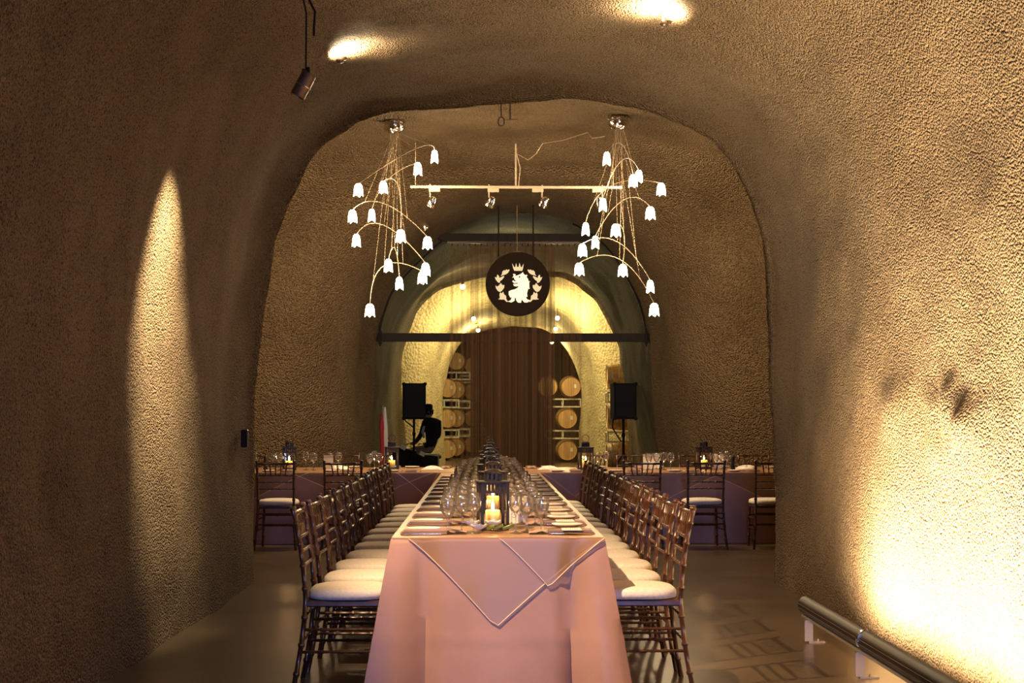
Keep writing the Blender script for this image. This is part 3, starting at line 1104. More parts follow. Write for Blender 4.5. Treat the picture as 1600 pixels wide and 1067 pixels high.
# ------------------------------------------------------------------ chairs
def bamboo(p0, p1, r, rings, n=8, mid=None):
    """tube with turned rings like bamboo"""
    p0, p1 = Vector(p0), Vector(p1)
    pts, rs = [], []

    def P(t):
        if mid is None:
            return p0.lerp(p1, t)
        m = Vector(mid)
        return p0 * (1 - t) ** 2 + m * 2 * t * (1 - t) + p1 * t * t
    ts = [(0, 1)]
    w_ = 0.006 / (p1 - p0).length
    for k in rings:
        ts += [(k - 2 * w_, .92), (k - w_, 1.25), (k + w_, 1.25), (k + 2 * w_, .92)]
    ts.append((1, 1))
    for t, k in ts:
        pts.append(P(t))
        rs.append(r * k)
    mb = MB()
    mb.tube(pts, rs, n)
    return mb


def make_chair():
    root = empty('chiavari_chair')
    W = M['wood']
    # rear legs run up into the back posts
    for s in (-1, 1):
        mb = bamboo((s * 0.215, -0.255, 0.0), (s * 0.183, -0.195, 0.46), 0.0135, (0.2, 0.5, 0.8), 8, (s * 0.187, -0.205, 0.24))
        q = bamboo((s * 0.183, -0.195, 0.455), (s * 0.192, -0.262, 0.905), 0.0135, (0.12, 0.36, 0.6, 0.84), 8, (s * 0.184, -0.21, 0.7))
        mb.add(q.v, q.f)
        mb.lathe([(0.0135, 0), (0.018, 0.004), (0.018, 0.012), (0.012, 0.02), (0.001, 0.023)], 8, (s * 0.192, -0.262, 0.9))
        mb.build('rear_leg', W, root, 50)
    for s in (-1, 1):
        bamboo((s * 0.19, 0.19, 0), (s * 0.178, 0.178, 0.44), 0.0135, (0.25, 0.5, 0.75)).build('front_leg', W, root, 50)
    mb = MB()
    for s in (-1, 1):
        mb.box((s * 0.18, -0.005, 0.438), (0.03, 0.38, 0.032), bev=0.006)
        mb.box((0, s * 0.185 - 0.005, 0.438), (0.36, 0.03, 0.032), bev=0.006)
    mb.box((0, -0.005, 0.448), (0.35, 0.36, 0.01))
    mb.build('seat_frame', W, root, 40)
    # cushion: superellipse pillow
    rows = []
    for (k, z) in ((0.9, 0.455), (0.985, 0.46), (1.0, 0.475), (0.985, 0.492), (0.93, 0.503), (0.8, 0.510), (0.5, 0.516), (0.0, 0.518)):
        row = []
        for i in range(33):
            a = 2 * PI * i / 32
            ca, sa = math.cos(a), math.sin(a)
            e = 0.62
            x = 0.208 * k * math.copysign(abs(ca) ** e, ca)
            y = 0.205 * k * math.copysign(abs(sa) ** e, sa)
            row.append((x, y + 0.01, z))
        rows.append(row)
    mb = MB()
    mb.grid(rows)
    mb.build('seat_cushion', M['cushion'], root, 180)

    def back_y(z):
        t = (z - 0.455) / 0.45
        return -0.195 * (1 - t) ** 2 - 0.21 * 2 * t * (1 - t) - 0.262 * t * t
    rows_ = ((0.885, 'top_rail', 0.012), (0.765, 'back_rail', 0.009), (0.695, 'back_rail', 0.009), (0.625, 'back_rail', 0.009))
    for (z, nm, r) in rows_:
        bamboo((-0.186, back_y(z), z), (0.186, back_y(z), z), r, (0.2, 0.4, 0.6, 0.8) if nm == 'back_rail' else (0.15, 0.85), 8).build(nm, W, root, 50)
    for k in range(5):
        u = (k - 2) / 2
        mb = bamboo((u * 0.098, back_y(0.765), 0.765), (u * 0.118, back_y(0.885), 0.885), 0.0068, (0.5,), 6)
        mb.build('spindle', W, root, 50)
    for z in (0.22, 0.33):
        bamboo((-0.185, 0.183, z), (0.185, 0.183, z), 0.0085, (0.2, 0.4, 0.6, 0.8), 6).build('stretcher', W, root, 50)
        for s in (-1, 1):
            bamboo((s * 0.186, -0.212, z - .02), (s * 0.184, 0.183, z - .02), 0.0085, (0.25, 0.5, 0.75), 6).build('stretcher', W, root, 50)
    for z in (0.26, 0.37):
        bamboo((-0.188, -0.207, z), (0.188, -0.207, z), 0.0085, (0.2, 0.4, 0.6, 0.8), 6).build('stretcher', W, root, 50)
    return root


ch0 = make_chair()
ck = kids_of(ch0)
used = False


def place_chair(x, y, rz, label, group):
    global used
    if not used:
        used = True
        ch0.location = (x, y, 0)
        ch0.rotation_euler = (0, 0, rz)
        return tag(ch0, label, 'chair', group)
    return copy_tree(ch0, (x, y, 0), rz, label, group, ck)


S0, DS = 7.36, 0.597
jit = random.Random(3)
for k in range(13):
    y = S0 + DS * k
    if k < 12:
        place_chair(-0.69 + jit.uniform(-.012, .012), y, -PI / 2 + jit.uniform(-.04, .04), '%s dark mahogany chiavari chair from the front, left side of long table' % ORD[k].capitalize(), 'chairs down the left of the long table')
    place_chair(0.79 + jit.uniform(-.012, .012), y, PI / 2 + jit.uniform(-.04, .04), '%s mahogany chiavari chair from the front, right side of long table' % ORD[k].capitalize(), 'chairs down the right of the long table')
for (x, r, lab) in ((-2.15, 0, 'leftmost chiavari chair before the cross table, seen from behind'),
                    (-1.47, 0.05, 'second chiavari chair from the left before the cross table, beside the long row'),
                    (1.64, -0.03, 'chiavari chair before the cross table, just right of the long row of chairs'),
                    (2.29, 0.02, 'chiavari chair before the cross table with the open right corridor below it'),
                    (3.0, 0.0, 'rightmost chiavari chair before the cross table, half hidden by the right wall')):
    place_chair(x, 14.98, r, lab, 'chairs before the cross table')
for (x, r, lab) in ((-2.9, PI, 'leftmost chiavari chair on the far side of the cross table'),
                    (-1.75, PI, 'chiavari chair behind the left lantern group on the cross table far side'),
                    (-1.05, PI + 1.0, 'turned chiavari chair at the far side beside the left end of the piano'),
                    (1.17, PI - 1.0, 'turned chiavari chair at the far side behind the small right lantern'),
                    (1.84, PI, 'chiavari chair on the cross table far side, below the right loudspeaker'),
                    (2.62, PI, 'chiavari chair on the cross table far side behind the right ring-handled lantern'),
                    (3.36, PI, 'rightmost chiavari chair on the far side of the cross table')):
    place_chair(x, 17.5, r, lab, 'chairs behind the cross table')


# ------------------------------------------------------------------ lanterns
def make_lantern():
    root = empty('candle_lantern')
    B = M['lantern']
    h, w2 = 0.235, 0.068
    mb = MB()
    mb.box((0, 0, 0.011), (0.155, 0.155, 0.01), bev=0.002)
    for sx in (-1, 1):
        for sy in (-1, 1):
            mb.box((sx * 0.065, sy * 0.065, 0.003), (0.016, 0.016, 0.006))
    mb.build('base', B, root)
    for sx in (-1, 1):
        for sy in (-1, 1):
            mb = MB()
            mb.box((sx * w2, sy * w2, 0.015 + h / 2), (0.015, 0.015, h))
            mb.build('corner_post', B, root)
    # slotted band on each side
    for k in range(4):
        T = Matrix.Rotation(k * PI / 2, 4, 'Z')
        mb = MB()
        mb.box((0, -w2, 0.198), (0.125, 0.006, 0.008), T)
        mb.box((0, -w2, 0.246), (0.125, 0.006, 0.008), T)
        for i in range(6):
            mb.box((-0.05 + 0.02 * i, -w2, 0.222), (0.011, 0.005, 0.042), T)
        mb.build('slotted_panel', B, root)
        mb = MB()
        mb.box((0, -w2, 0.02), (0.125, 0.006, 0.01), T)
        mb.build('bottom_rail', B, root)
        mb = MB()
        mb.box((0, -w2 + 0.002, 0.11), (0.122, 0.002, 0.172), T)
        mb.build('glass_pane', M['pane'], root)
    mb = MB()
    mb.box((0, 0, 0.254), (0.165, 0.165, 0.008), bev=0.002)
    mb.build('roof', B, root)
    mb = MB()
    for i in range(10):
        a = 2 * PI * i / 10
        mb.box((0.038 * math.cos(a), 0.038 * math.sin(a), 0.278), (0.014, 0.014, 0.042))
    mb.lathe([(0.044, 0.0), (0.044, 0.006), (0.034, 0.008), (0.034, 0.0)], 16, (0, 0, 0.258))
    mb.lathe([(0.047, 0.0), (0.047, 0.012), (0.03, 0.022), (0.001, 0.024), ], 16, (0, 0, 0.298))
    mb.build('chimney', B, root, 40)
    mb = MB()
    mb.tube([(0.042 * math.cos(a), 0, 0.352 + 0.042 * math.sin(a)) for a in [i * 2 * PI / 20 for i in range(21)]], 0.003, 6, False)
    mb.build('ring_handle', B, root, 60)
    mb = MB()
    mb.lathe([(0.001, 0.016), (0.039, 0.016), (0.040, 0.02), (0.040, 0.098), (0.036, 0.104), (0.02, 0.10), (0.001, 0.097)], 20)
    cnd = mb.build('candle', M['wax'], root, 40)
    mb = MB()
    mb.lathe([(0.001, 0.104), (0.006, 0.11), (0.0085, 0.12), (0.006, 0.135), (0.002, 0.15), (0.0005, 0.156)], 10)
    mb.build('flame', M['flame'], cnd, 180)
    return root


la0 = make_lantern()
lk = kids_of(la0)


def lantern(i, x, y, rz, label, group, e=0.9, sc=1.0):
    if i == 0:
        la0.location = (x, y, TOP)
        la0.rotation_euler = (0, 0, rz)
        o = tag(la0, label, 'lantern', group)
    else:
        o = copy_tree(la0, (x, y, TOP), rz, label, group, lk)
    light('candle_light', 'POINT', (x, y, TOP + 0.14), e * 2.1, (1.0, 0.55, 0.22), 0.012)
    return o


LY = [7.62, 8.95, 10.3, 11.65, 13.0, 14.3]
for i, y in enumerate(LY):
    lantern(i, 0.045 + 0.01 * math.sin(i * 2.1), y, 0.17 + 0.03 * math.sin(i * 1.7), '%s black candle lantern from the front on the long table' % ORD[i].capitalize(), 'lanterns along the long table')
for (px, d, lab) in ((448 + 4, 16.1, 'black candle lantern on the cross table between the two left chairs'),
                     (612, 16.3, 'black candle lantern on the cross table at the end of the left chair row'),
                     (767, 15.75, 'black candle lantern on the cross table in line with the long table'),
                     (915, 16.1, 'black candle lantern on the cross table above the far right chair row'),
                     (1100, 16.3, 'black ring-handled candle lantern on the cross table behind the right chair')):
    p = at(px, 735, d)
    lantern(9, p.x, d, 0.16, lab, 'lanterns on the cross table')


# ------------------------------------------------------------------ glassware
def wine_mesh(r, h, stem):
    mb = MB()
    zb = stem
    H = h - stem
    prof = [(0.001, 0.004), (0.012, 0.004), (0.033, 0.001), (0.034, 0.002), (0.02, 0.006), (0.006, 0.010), (0.0035, 0.02), (0.003, zb * 0.7), (0.0045, zb - 0.004),
            (r * 0.35, zb + 0.008), (r * 0.7, zb + H * 0.16), (r * 0.93, zb + H * 0.32), (r, zb + H * 0.48), (r * 0.96, zb + H * 0.68), (r * 0.86, zb + H * 0.86), (r * 0.78, zb + H),
            (r * 0.76, zb + H), (r * 0.84, zb + H * 0.86)]
    mb.lathe(prof, 20)
    return mb.mesh('wine_glass', M['glass'], 180)


def goblet_mesh(r, h, stem):
    mb = MB()
    zb = stem
    H = h - stem
    prof = [(0.001, 0.004), (0.012, 0.004), (0.033, 0.001), (0.034, 0.002), (0.02, 0.006), (0.007, 0.012), (0.004, 0.02), (0.004, zb - 0.006),
            (r * 0.3, zb + 0.006), (r * 0.62, zb + H * 0.18), (r * 0.86, zb + H * 0.38), (r * 0.98, zb + H * 0.6), (r, zb + H * 0.75), (r * 0.97, zb + H * 0.9), (r * 0.93, zb + H),
            (r * 0.90, zb + H), (r * 0.94, zb + H * 0.9)]
    mb.lathe(prof, 20)
    g = mb.mesh('water_goblet', M['glass'], 180)
    mb = MB()
    mb.lathe([(0.001, zb + 0.006), (r * 0.27, zb + 0.009), (r * 0.58, zb + H * 0.19), (r * 0.82, zb + H * 0.38), (r * 0.945, zb + H * 0.6), (r * 0.96, zb + H * 0.7), (0.001, zb + H * 0.7)], 20)
    return g, mb.mesh('water', M['water'], 40)


WINE = wine_mesh(0.042, 0.195, 0.085)
WINE2 = wine_mesh(0.037, 0.21, 0.10)
GOB, WAT = goblet_mesh(0.042, 0.185, 0.075)


def glass(kind, x, y, label, group):
    if kind == 'goblet':
        o = link('water_goblet', GOB, None, (x, y, TOP))
        link('water', WAT, o)
    else:
        o = link('wine_glass', WINE if kind == 'wine' else WINE2, None, (x, y, TOP))
    return tag(o, label, 'glass', group)


# ------------------------------------------------------------------ place settings
def napkin_mesh():
    mb = MB()
    for (z, k, sh) in ((0.003, 1.0, 0.0), (0.010, 0.97, 0.004), (0.0165, 0.93, 0.008)):
        mb.box((sh, 0, z + 0.001), (0.24 * k, 0.125 * k, 0.0065), bev=0.003)
    return mb.mesh('folded_napkin', M['napkin'], 30)


def tail_mesh():
    mb = MB()
    P = []
    for i in range(9):
        u = i / 8
        P.append([(0.12 + 0.10 * u, (v - 0.5) * (0.075 + 0.035 * u), 0.008 + 0.012 * (1 - u) + 0.004 * math.sin(v * 9 + u * 3)) for v in [j / 6 for j in range(7)]])
    mb.grid(P)
    P2 = [[(x, y, 0.002) for (x, y, z) in r] for r in P]
    mb.grid(P2)
    return mb.mesh('napkin_tail', M['cloth'], 60)


def plate_mesh(r):
    mb = MB()
    mb.lathe([(0.001, 0.004), (r * 0.55, 0.004), (r * 0.6, 0.0), (r * 0.64, 0.0), (r * 0.95, 0.012), (r, 0.015), (r * 0.99, 0.018), (r * 0.62, 0.008), (0.001, 0.007)], 28)
    return mb.mesh('bread_plate', M['plate'], 50)


def knife_mesh():
    mb = MB()
    mb.box((-0.06, 0, 0.004), (0.09, 0.012, 0.006), bev=0.002)
    mb.add([(-0.015, -0.006, 0.003), (-0.015, 0.006, 0.003), (0.09, 0.007, 0.003), (0.105, 0.0, 0.003), (0.095, -0.006, 0.003)] + [(-0.015, -0.006, 0.005), (-0.015, 0.006, 0.005), (0.09, 0.007, 0.005), (0.105, 0.0, 0.005), (0.095, -0.006, 0.005)],
           [(4, 3, 2, 1, 0), (5, 6, 7, 8, 9), (0, 1, 6, 5), (1, 2, 7, 6), (2, 3, 8, 7), (3, 4, 9, 8), (4, 0, 5, 9)])
    return mb.mesh('table_knife', M['silver'], 30)


def fork_mesh():
    mb = MB()
    mb.tube([(-0.10, 0, 0.005), (-0.05, 0, 0.006), (0.03, 0, 0.008), (0.05, 0, 0.006)], [0.006, 0.005, 0.0025, 0.004], 6)
    mb.box((0.06, 0, 0.006), (0.025, 0.022, 0.003), bev=0.001)
    for k in range(4):
        mb.box((0.09, -0.0095 + 0.0063 * k, 0.0065), (0.045, 0.003, 0.002))
    return mb.mesh('table_fork', M['silver'], 40)


NAP, TAIL, PLA, KNI, FOR = napkin_mesh(), tail_mesh(), plate_mesh(0.085), knife_mesh(), fork_mesh()
mb = MB()
mb.box((0, 0, 0.001), (0.10, 0.16, 0.0016))
CARD = mb.mesh('menu_card', M['paper'])
mb = MB()
for i in range(6):
    mb.box((-0.03 + i * 0.011, 0.0, 0.002), (0.003, 0.07 - 0.01 * (i % 3), 0.0004))
CARDTXT = mb.mesh('printed_lines', M['ink'])


def put(name, me, x, y, z, rz, label, cat, group, kids=()):
    o = link(name, me, None, (x, y, z))
    o.rotation_euler = (0, 0, rz)
    tag(o, label, cat, group)
    for (n2, m2) in kids:
        link(n2, m2, o)
    return o


for k in range(13):
    y = S0 + DS * k
    for s, sn in ((-1, 'left'), (1, 'right')):
        if y > TY1 - 0.3 or (s < 0 and k == 12):
            continue
        ed = TX0 if s < 0 else TX1
        rz = 0 if s < 0 else PI
        place = '%s place from the front, %s side of long table' % (ORD[k], sn)
        g = 'long table ' + sn
        o = put('folded_napkin', NAP, ed - s * 0.155, y + jit.uniform(-.01, .01), TOP, rz + jit.uniform(-.03, .03), 'folded mauve napkin at ' + place, 'napkin', 'napkins, ' + g, (('napkin_tail', TAIL),))
        py = y + (0.17 if s < 0 else -0.15)
        if TY0 + 0.1 < py:
            put('bread_plate', PLA, ed - s * 0.15, py, TOP, 0, 'white bread plate at ' + place, 'plate', 'bread plates, ' + g)
        put('table_fork', FOR, ed - s * 0.15, y + (0.078 if s < 0 else -0.078) , TOP, rz, 'steel fork at ' + place, 'fork', 'forks, ' + g)
        put('table_knife', KNI, ed - s * 0.15, y - (0.078 if s < 0 else -0.078), TOP, rz, 'steel knife at ' + place, 'knife', 'knives, ' + g)
        gx = ed - s * 0.30
        jx, jy = jit.uniform(-.01, .01), jit.uniform(-.02, .02)
        if s < 0:
            xs3 = (-0.195, -0.125, -0.062)
        else:
            xs3 = (0.285, 0.215, 0.155)
        yo = 0.03
        glass('goblet', xs3[0] + jx, y - yo * s * 0 + jy - .03, 'water goblet at ' + place, 'water goblets, ' + g)
        glass('wine', xs3[1] + jx, y + 0.06 + jy, 'wide wine glass at ' + place, 'wide wine glasses, ' + g)
        glass('tall', xs3[2] + jx, y - 0.01 + jy, 'tall wine glass at ' + place, 'tall wine glasses, ' + g)
        if s > 0 and k < 4:
            put('menu_card', CARD, ed - 0.155, y, TOP + 0.021, PI, 'cream menu card at ' + place, 'menu card', 'menu cards', (('printed_lines', CARDTXT),))

# swirl decorated card holder standing behind the right glasses
ca = at(809, 812, 8.05)
root = empty('standing_card', (ca.x, 8.05, TOP), 0.1, 'white card with black scroll pattern standing right of the front lantern', 'card')
mb = MB()
mb.box((0, 0, 0.075), (0.11, 0.004, 0.15))
mb.build('panel', M['paper'], root)
mb = MB()
for (cx, cz, r, sg_) in ((-0.02, 0.045, 0.022, 1), (0.025, 0.04, 0.016, -1), (-0.022, 0.1, 0.018, -1), (0.02, 0.105, 0.022, 1)):
    mb.tube([(cx + sg_ * r * (1 - t / 14) * math.cos(t * .75), -0.003, cz + r * (1 - t / 14) * math.sin(t * .75)) for t in [i * 0.6 for i in range(22)]], 0.0014, 4)
mb.build('scroll_pattern', M['ink'], root)

# flowers at the front lantern
root = empty('gardenia', (0.015, 7.44, TOP), 0, 'white gardenia blossoms with green leaves at the foot of the front lantern', 'flower')
root.scale = (1.5, 1.5, 1.5)
rf = random.Random(5)


def petal(mb, c, r, yaw, tilt, wd=0.6):
    T = Matrix.Translation(c) @ Matrix.Rotation(yaw, 4, 'Z') @ Matrix.Rotation(tilt, 4, 'Y')
    P = []
    for i in range(6):
        u = i / 5
        P.append([T @ Vector((r * u, (v - .5) * 2 * wd * r * math.sin(PI * (0.12 + 0.83 * u)) * .7, r * 0.25 * (v - .5) ** 2 * 4 + r * .1 * u * u)) for v in [j / 4 for j in range(5)]])
    mb.grid(P)


for (fx, fy, fz) in ((-0.03, -0.01, 0.018), (0.02, 0.02, 0.03), (-0.055, 0.02, 0.03)):
    for k in range(9):
        mb = MB()
        petal(mb, (fx, fy, fz - 0.012), 0.034 if k < 5 else 0.024, k * 2 * PI / (5 if k < 5 else 4) + 0.3, -0.35 if k < 5 else -0.9)
        mb.build('petal', M['petal'], root, 180)
for (fx, fy, yaw) in ((0.02, -0.02, -0.3), (0.055, -0.02, 0.1), (-0.0, -0.03, -0.9)):
    mb = MB()
    petal(mb, (fx, fy, 0.008), 0.04, yaw, -0.25, 0.4)
    mb.build('leaf', M['leaf'], root, 180)
# bead / petal scatter on the left front
# ------------------------------------------------------------------ cross table settings
gl = [(396, 16.0, 'wine', 'leftmost wine glass on the cross table beside the left rock wall'), (428, 16.2, 'goblet', 'goblet above the leftmost chair on the cross table'),
      (437, 16.0, 'wine', 'wine glass right of the goblet above the leftmost chair'), (443, 16.3, 'tall', 'tall wine glass behind the leftmost chair, nearest the lantern'),
      (478, 16.1, 'tall', 'tall glass touching the left lantern on the cross table'), (490, 16.0, 'wine', 'round wine glass right of the left lantern on the cross table'),
      (515, 16.4, 'goblet', 'goblet behind the white card on the left cross table'), (529, 16.2, 'wine', 'wine glass right of the white card on the left cross table'),
      (578, 16.0, 'goblet', 'goblet left of the lantern at the left chair row end'), (585, 16.3, 'tall', 'tall glass between two glasses by the left chair row end'),
      (592, 16.0, 'wine', 'wine glass beside the lantern at the left chair row end'),
      (934, 16.0, 'wine', 'wine glass right of the lantern above the right chair row'), (947, 16.0, 'tall', 'tall glass second from the lantern above the right chair row'),
      (1014, 16.1, 'goblet', 'goblet before the left white card on the right cross table'), (1026, 16.3, 'goblet', 'goblet before the second white card on the right cross table'),
      (1037, 16.1, 'wine', 'wine glass right of the two white cards, right cross table'), (1048, 15.95, 'wine', 'wine glass farthest right before the ring-handled lantern'),
      (1118, 16.0, 'goblet', 'goblet immediately right of the ring-handled lantern'), (1128, 16.3, 'wine', 'wine glass second right of the ring-handled lantern'),
      (1136, 16.0, 'tall', 'tall wine glass left of the dark shaker, right cross table')]
for (px, d, kd, lab) in gl:
    p = at(px, 735, d)
    glass(kd, p.x, d, lab, 'glasses on the cross table')
for (px, d, lab) in ((513, 15.9, 'white folded card standing left of a glass on the left cross table'), (1012, 16.25, 'left of two white standing cards on the right cross table'),
                     (1025, 16.45, 'right of two white standing cards on the right cross table'), (1123, 16.35, 'white standing card right of the ring-handled lantern')):
    p = at(px, 735, d)
    mb = MB()
    for s in (-1, 1):
        mb.box((0, s * 0.02, 0.085), (0.105, 0.003, 0.17), Matrix.Rotation(s * 0.14, 4, 'X'))
    o = mb.build('tent_card', M['paper'], None, None, (p.x, d, TOP))
    tag(o, lab, 'card', 'standing cards on the cross table')
for (px, d, lab) in ((415, 16.1, 'dark pepper shaker left of the glasses above the leftmost chair'), (1145, 16.05, 'dark pepper shaker right of the glasses on the right cross table')):
    p = at(px, 735, d)
    mb = MB()
    mb.lathe([(0.001, 0), (0.024, 0), (0.026, 0.01), (0.02, 0.06), (0.022, 0.11), (0.024, 0.14), (0.015, 0.16), (0.001, 0.165)], 14)
    o = mb.build('pepper_shaker', M['lantern'], None, 50, (p.x, d, TOP))
    tag(o, lab, 'shaker', 'shakers on the cross table')
cs = [(-2.75, 'far left end'), (-2.15, 'behind the leftmost chair'), (-1.47, 'behind the second left chair'), (-0.8, 'left of the long table end'),
      (1.0, 'right of the long table end'), (1.64, 'behind the first right chair'), (2.29, 'behind the middle right chair'), (2.95, 'behind the rightmost chair')]
for (x, nm) in cs:
    put('bread_plate', PLA, x - 0.2, 15.62, TOP, 0, 'white bread plate on the cross table, ' + nm, 'plate', 'plates on the cross table front')
    put('folded_napkin', NAP, x, 15.63, TOP, PI / 2, 'folded mauve napkin on the cross table, ' + nm, 'napkin', 'napkins on the cross table front', (('napkin_tail', TAIL),))
    put('table_fork', FOR, x - 0.1, 15.64, TOP, PI / 2, 'steel fork on the cross table, ' + nm, 'fork', 'forks on the cross table front')
    put('table_knife', KNI, x + 0.1, 15.64, TOP, PI / 2, 'steel knife on the cross table, ' + nm, 'knife', 'knives on the cross table front')
for k, x in enumerate((-1.75, -1.05, -.45, -0.15, 0.55, 1.15, 1.84, 2.62, 3.36)):
    put('folded_napkin', NAP, x, 16.83, TOP, -PI / 2, '%s folded napkin from the left along the far edge of the cross table' % ORD[k].capitalize(), 'napkin', 'napkins on the far edge of the cross table', (('napkin_tail', TAIL),))
    put('bread_plate', PLA, x + 0.2, 16.83, TOP, 0, '%s bread plate from the left along the far edge of the cross table' % ORD[k].capitalize(), 'plate', 'plates on the far edge of the cross table')
# white bunched cloths on the cross table
for (px, d, lab) in ((675, 16.2, 'bunched white cloth on the cross table left of the lantern line'), (858, 16.2, 'bunched white cloth on the cross table right of the lantern line'),
                     (528, 16.35, 'bunched white cloth behind the second left chair'), (1168, 16.35, 'bunched white cloth at the right end of the cross table')):
    p = at(px, 733, d)
    mb = MB()
    rr = random.Random(px)
    rows = []
    for (k, z) in ((1, 0.0), (0.95, 0.012), (0.7, 0.026), (0.35, 0.034), (0.0, 0.036)):
        rows.append([(0.12 * k * math.cos(a) * (1 + .18 * math.sin(3 * a + px)), 0.07 * k * math.sin(a) * (1 + .15 * math.cos(4 * a + px)), z * (1 + .3 * math.sin(5 * a))) for a in [i * 2 * PI / 24 for i in range(25)]])
    mb.grid(rows)
    tag(mb.build('bunched_cloth', M['plate'], None, 180, (p.x, d, TOP)), lab, 'cloth', 'bunched cloths on the cross table')


# ------------------------------------------------------------------ loudspeakers, piano, musician
def speaker(px, d, label, mirror=1):
    c = at(px, 627, d)
    w_, h_ = 35.5 * d / F, 56 * d / F
    root = empty('loudspeaker', (c.x, d, 0), 0.08 * mirror, label, 'loudspeaker', 'loudspeakers in the curtain tunnel')
    mb = MB()
    mb.prism([(-w_ / 2, c.z - h_ / 2), (w_ / 2, c.z - h_ / 2), (w_ / 2, c.z + h_ / 2), (-w_ / 2, c.z + h_ / 2)], -0.18, 0.2)
    mb.build('cabinet', M['cloth_black'], root)
    mb = MB()
    mb.box((0, -0.19, c.z), (w_ - 0.05, 0.02, h_ - 0.06), bev=0.006)
    mb.build('grille', M['grille'], root)
    for sx in (-1, 1):
        for sz in (-1, 1):
            mb = MB()
            mb.box((sx * (w_ / 2 - 0.015), -0.18, c.z + sz * (h_ / 2 - 0.015)), (0.06, 0.05, 0.06), bev=0.012)
            mb.build('corner_guard', M['cloth_black'], root)
    st = empty('speaker_stand', (c.x, d, 0), 0, 'black tripod stand under the ' + label, 'stand', 'loudspeaker stands')
    mb = MB()
    mb.tube([(0, 0.02, 0.25), (0, 0.02, c.z - h_ / 2)], 0.022, 8)
    mb.lathe([(0.03, 0), (0.035, 0.03), (0.03, 0.06)], 10, (0, 0.02, c.z - h_ / 2 - 0.3))
    mb.build('pole', M['blacksteel'], st, 40)
    for k in range(3):
        a = k * 2 * PI / 3 + 0.4
        mb = MB()
        mb.tube([(0, 0.02, 0.75), (0.5 * math.cos(a), 0.02 + 0.5 * math.sin(a), 0.012)], 0.014, 6)
        mb.tube([(0, 0.02, 0.3), (0.25 * math.cos(a), 0.02 + 0.25 * math.sin(a), 0.38)], 0.01, 6)
        mb.build('leg', M['blacksteel'], st)
    return c


speaker(647, 26.8, 'left black loudspeaker beside the musician')
speaker(974, 24.3, 'right black loudspeaker before the right barrels')
# its cable
mb = MB()
mb.tube([at(632, 625, 26.7), at(630, 650, 26.6), at(634, 658, 26.6), at(645, 667, 26.75), at(648, 668, 26.8)], 0.012, 6)
tag(mb.build('speaker_cable', M['blacksteel']), 'black cable looping under the left loudspeaker', 'cable')
mb = MB()
mb.tube([at(958, 655, 24.4), at(957, 668, 24.4), at(964, 680, 24.35), at(971, 690, 24.32)], 0.012, 6)
tag(mb.build('speaker_cable', M['blacksteel']), 'black cable looping under the right loudspeaker', 'cable')

PYD = 28.2
a0, a1 = at(606, 705, PYD), at(685, 712, PYD)
root = empty('stage_piano', ((a0.x + a1.x) / 2, PYD, 0), 0, 'black piano with sheet music before the musician, behind the left tables', 'piano')
wx = (a1.x - a0.x) / 2
zt1, zt0 = at(610, 697, PYD).z, at(684, 712, PYD).z
mb = MB()
mb.prism([(-wx, 0.08), (wx, 0.08), (wx, zt0), (wx * 0.3, zt0 + 0.03), (-wx * 0.3, (zt0 + zt1) / 2), (-wx, zt1)], -0.35, 0.45)
mb.build('body', M['cloth_black'], root)
mb = MB()
mb.prism([(-wx * 1.0, zt1), (-wx * .25, zt1 - .03), (wx * .1, zt0 + 0.1), (wx * .1, zt0 + 0.08), (-wx * .3, zt1 - 0.07), (-wx, zt1 - 0.04)], -0.42, 0.45)
mb.build('lid', M['blacksteel'], root)
for k in range(12):
    mb = MB()
    mb.box((wx * .35 + 0.03 * k, 0.35, zt0 + 0.02), (0.026, 0.14, 0.016))
    mb.build('piano_key', M['label_white'], root)
for (x, y) in ((-wx + .1, -.25), (wx - .1, -.25), (0, .35)):
    mb = MB()
    mb.tube([(x, y, 0.1), (x, y, 0.0)], [0.05, 0.03], 10)
    mb.build('leg', M['cloth_black'], root)
for (px, py, lab) in ((630, 699, 'left bright music sheet standing on the piano'), (660, 709, 'right bright music sheet lying on the piano near the hands')):
    s = at(px, py, PYD - 0.45)
    mb = MB()
    mb.box((0, 0, 0), (0.11, 0.004, 0.09), Matrix.Rotation(0.5, 4, 'Y') @ Matrix.Rotation(-0.5, 4, 'X'))
    tag(mb.build('music_sheet', M['label_white'], None, None, tuple(s)), lab, 'sheet music', 'music sheets on the piano')

# musician, seated on a tall stool, seen from behind turning left
MD = 29.4
hat = at(672, 640, MD)
hipz = at(672, 700, MD).z
mx = at(676, 700, MD).x
shz = at(672, 658, MD).z


def skin_body(joints, edges, radii):
    me = bpy.data.meshes.new('person')
    me.from_pydata(joints, edges, [])
    o = bpy.data.objects.new('person', me)
    COL.objects.link(o)
    mo = o.modifiers.new('s', 'SKIN')
    sv = me.skin_vertices[0].data
    for i, r in enumerate(radii):
        sv[i].radius = (r, r) if not isinstance(r, tuple) else r
        sv[i].use_root = (i == 0)
    o.modifiers.new('u', 'SUBSURF').levels = 2
    dg = bpy.context.evaluated_depsgraph_get()
    m2 = bpy.data.meshes.new_from_object(o.evaluated_get(dg))
    o.modifiers.clear()
    o.data = m2
    m2.shade_smooth()
    return o


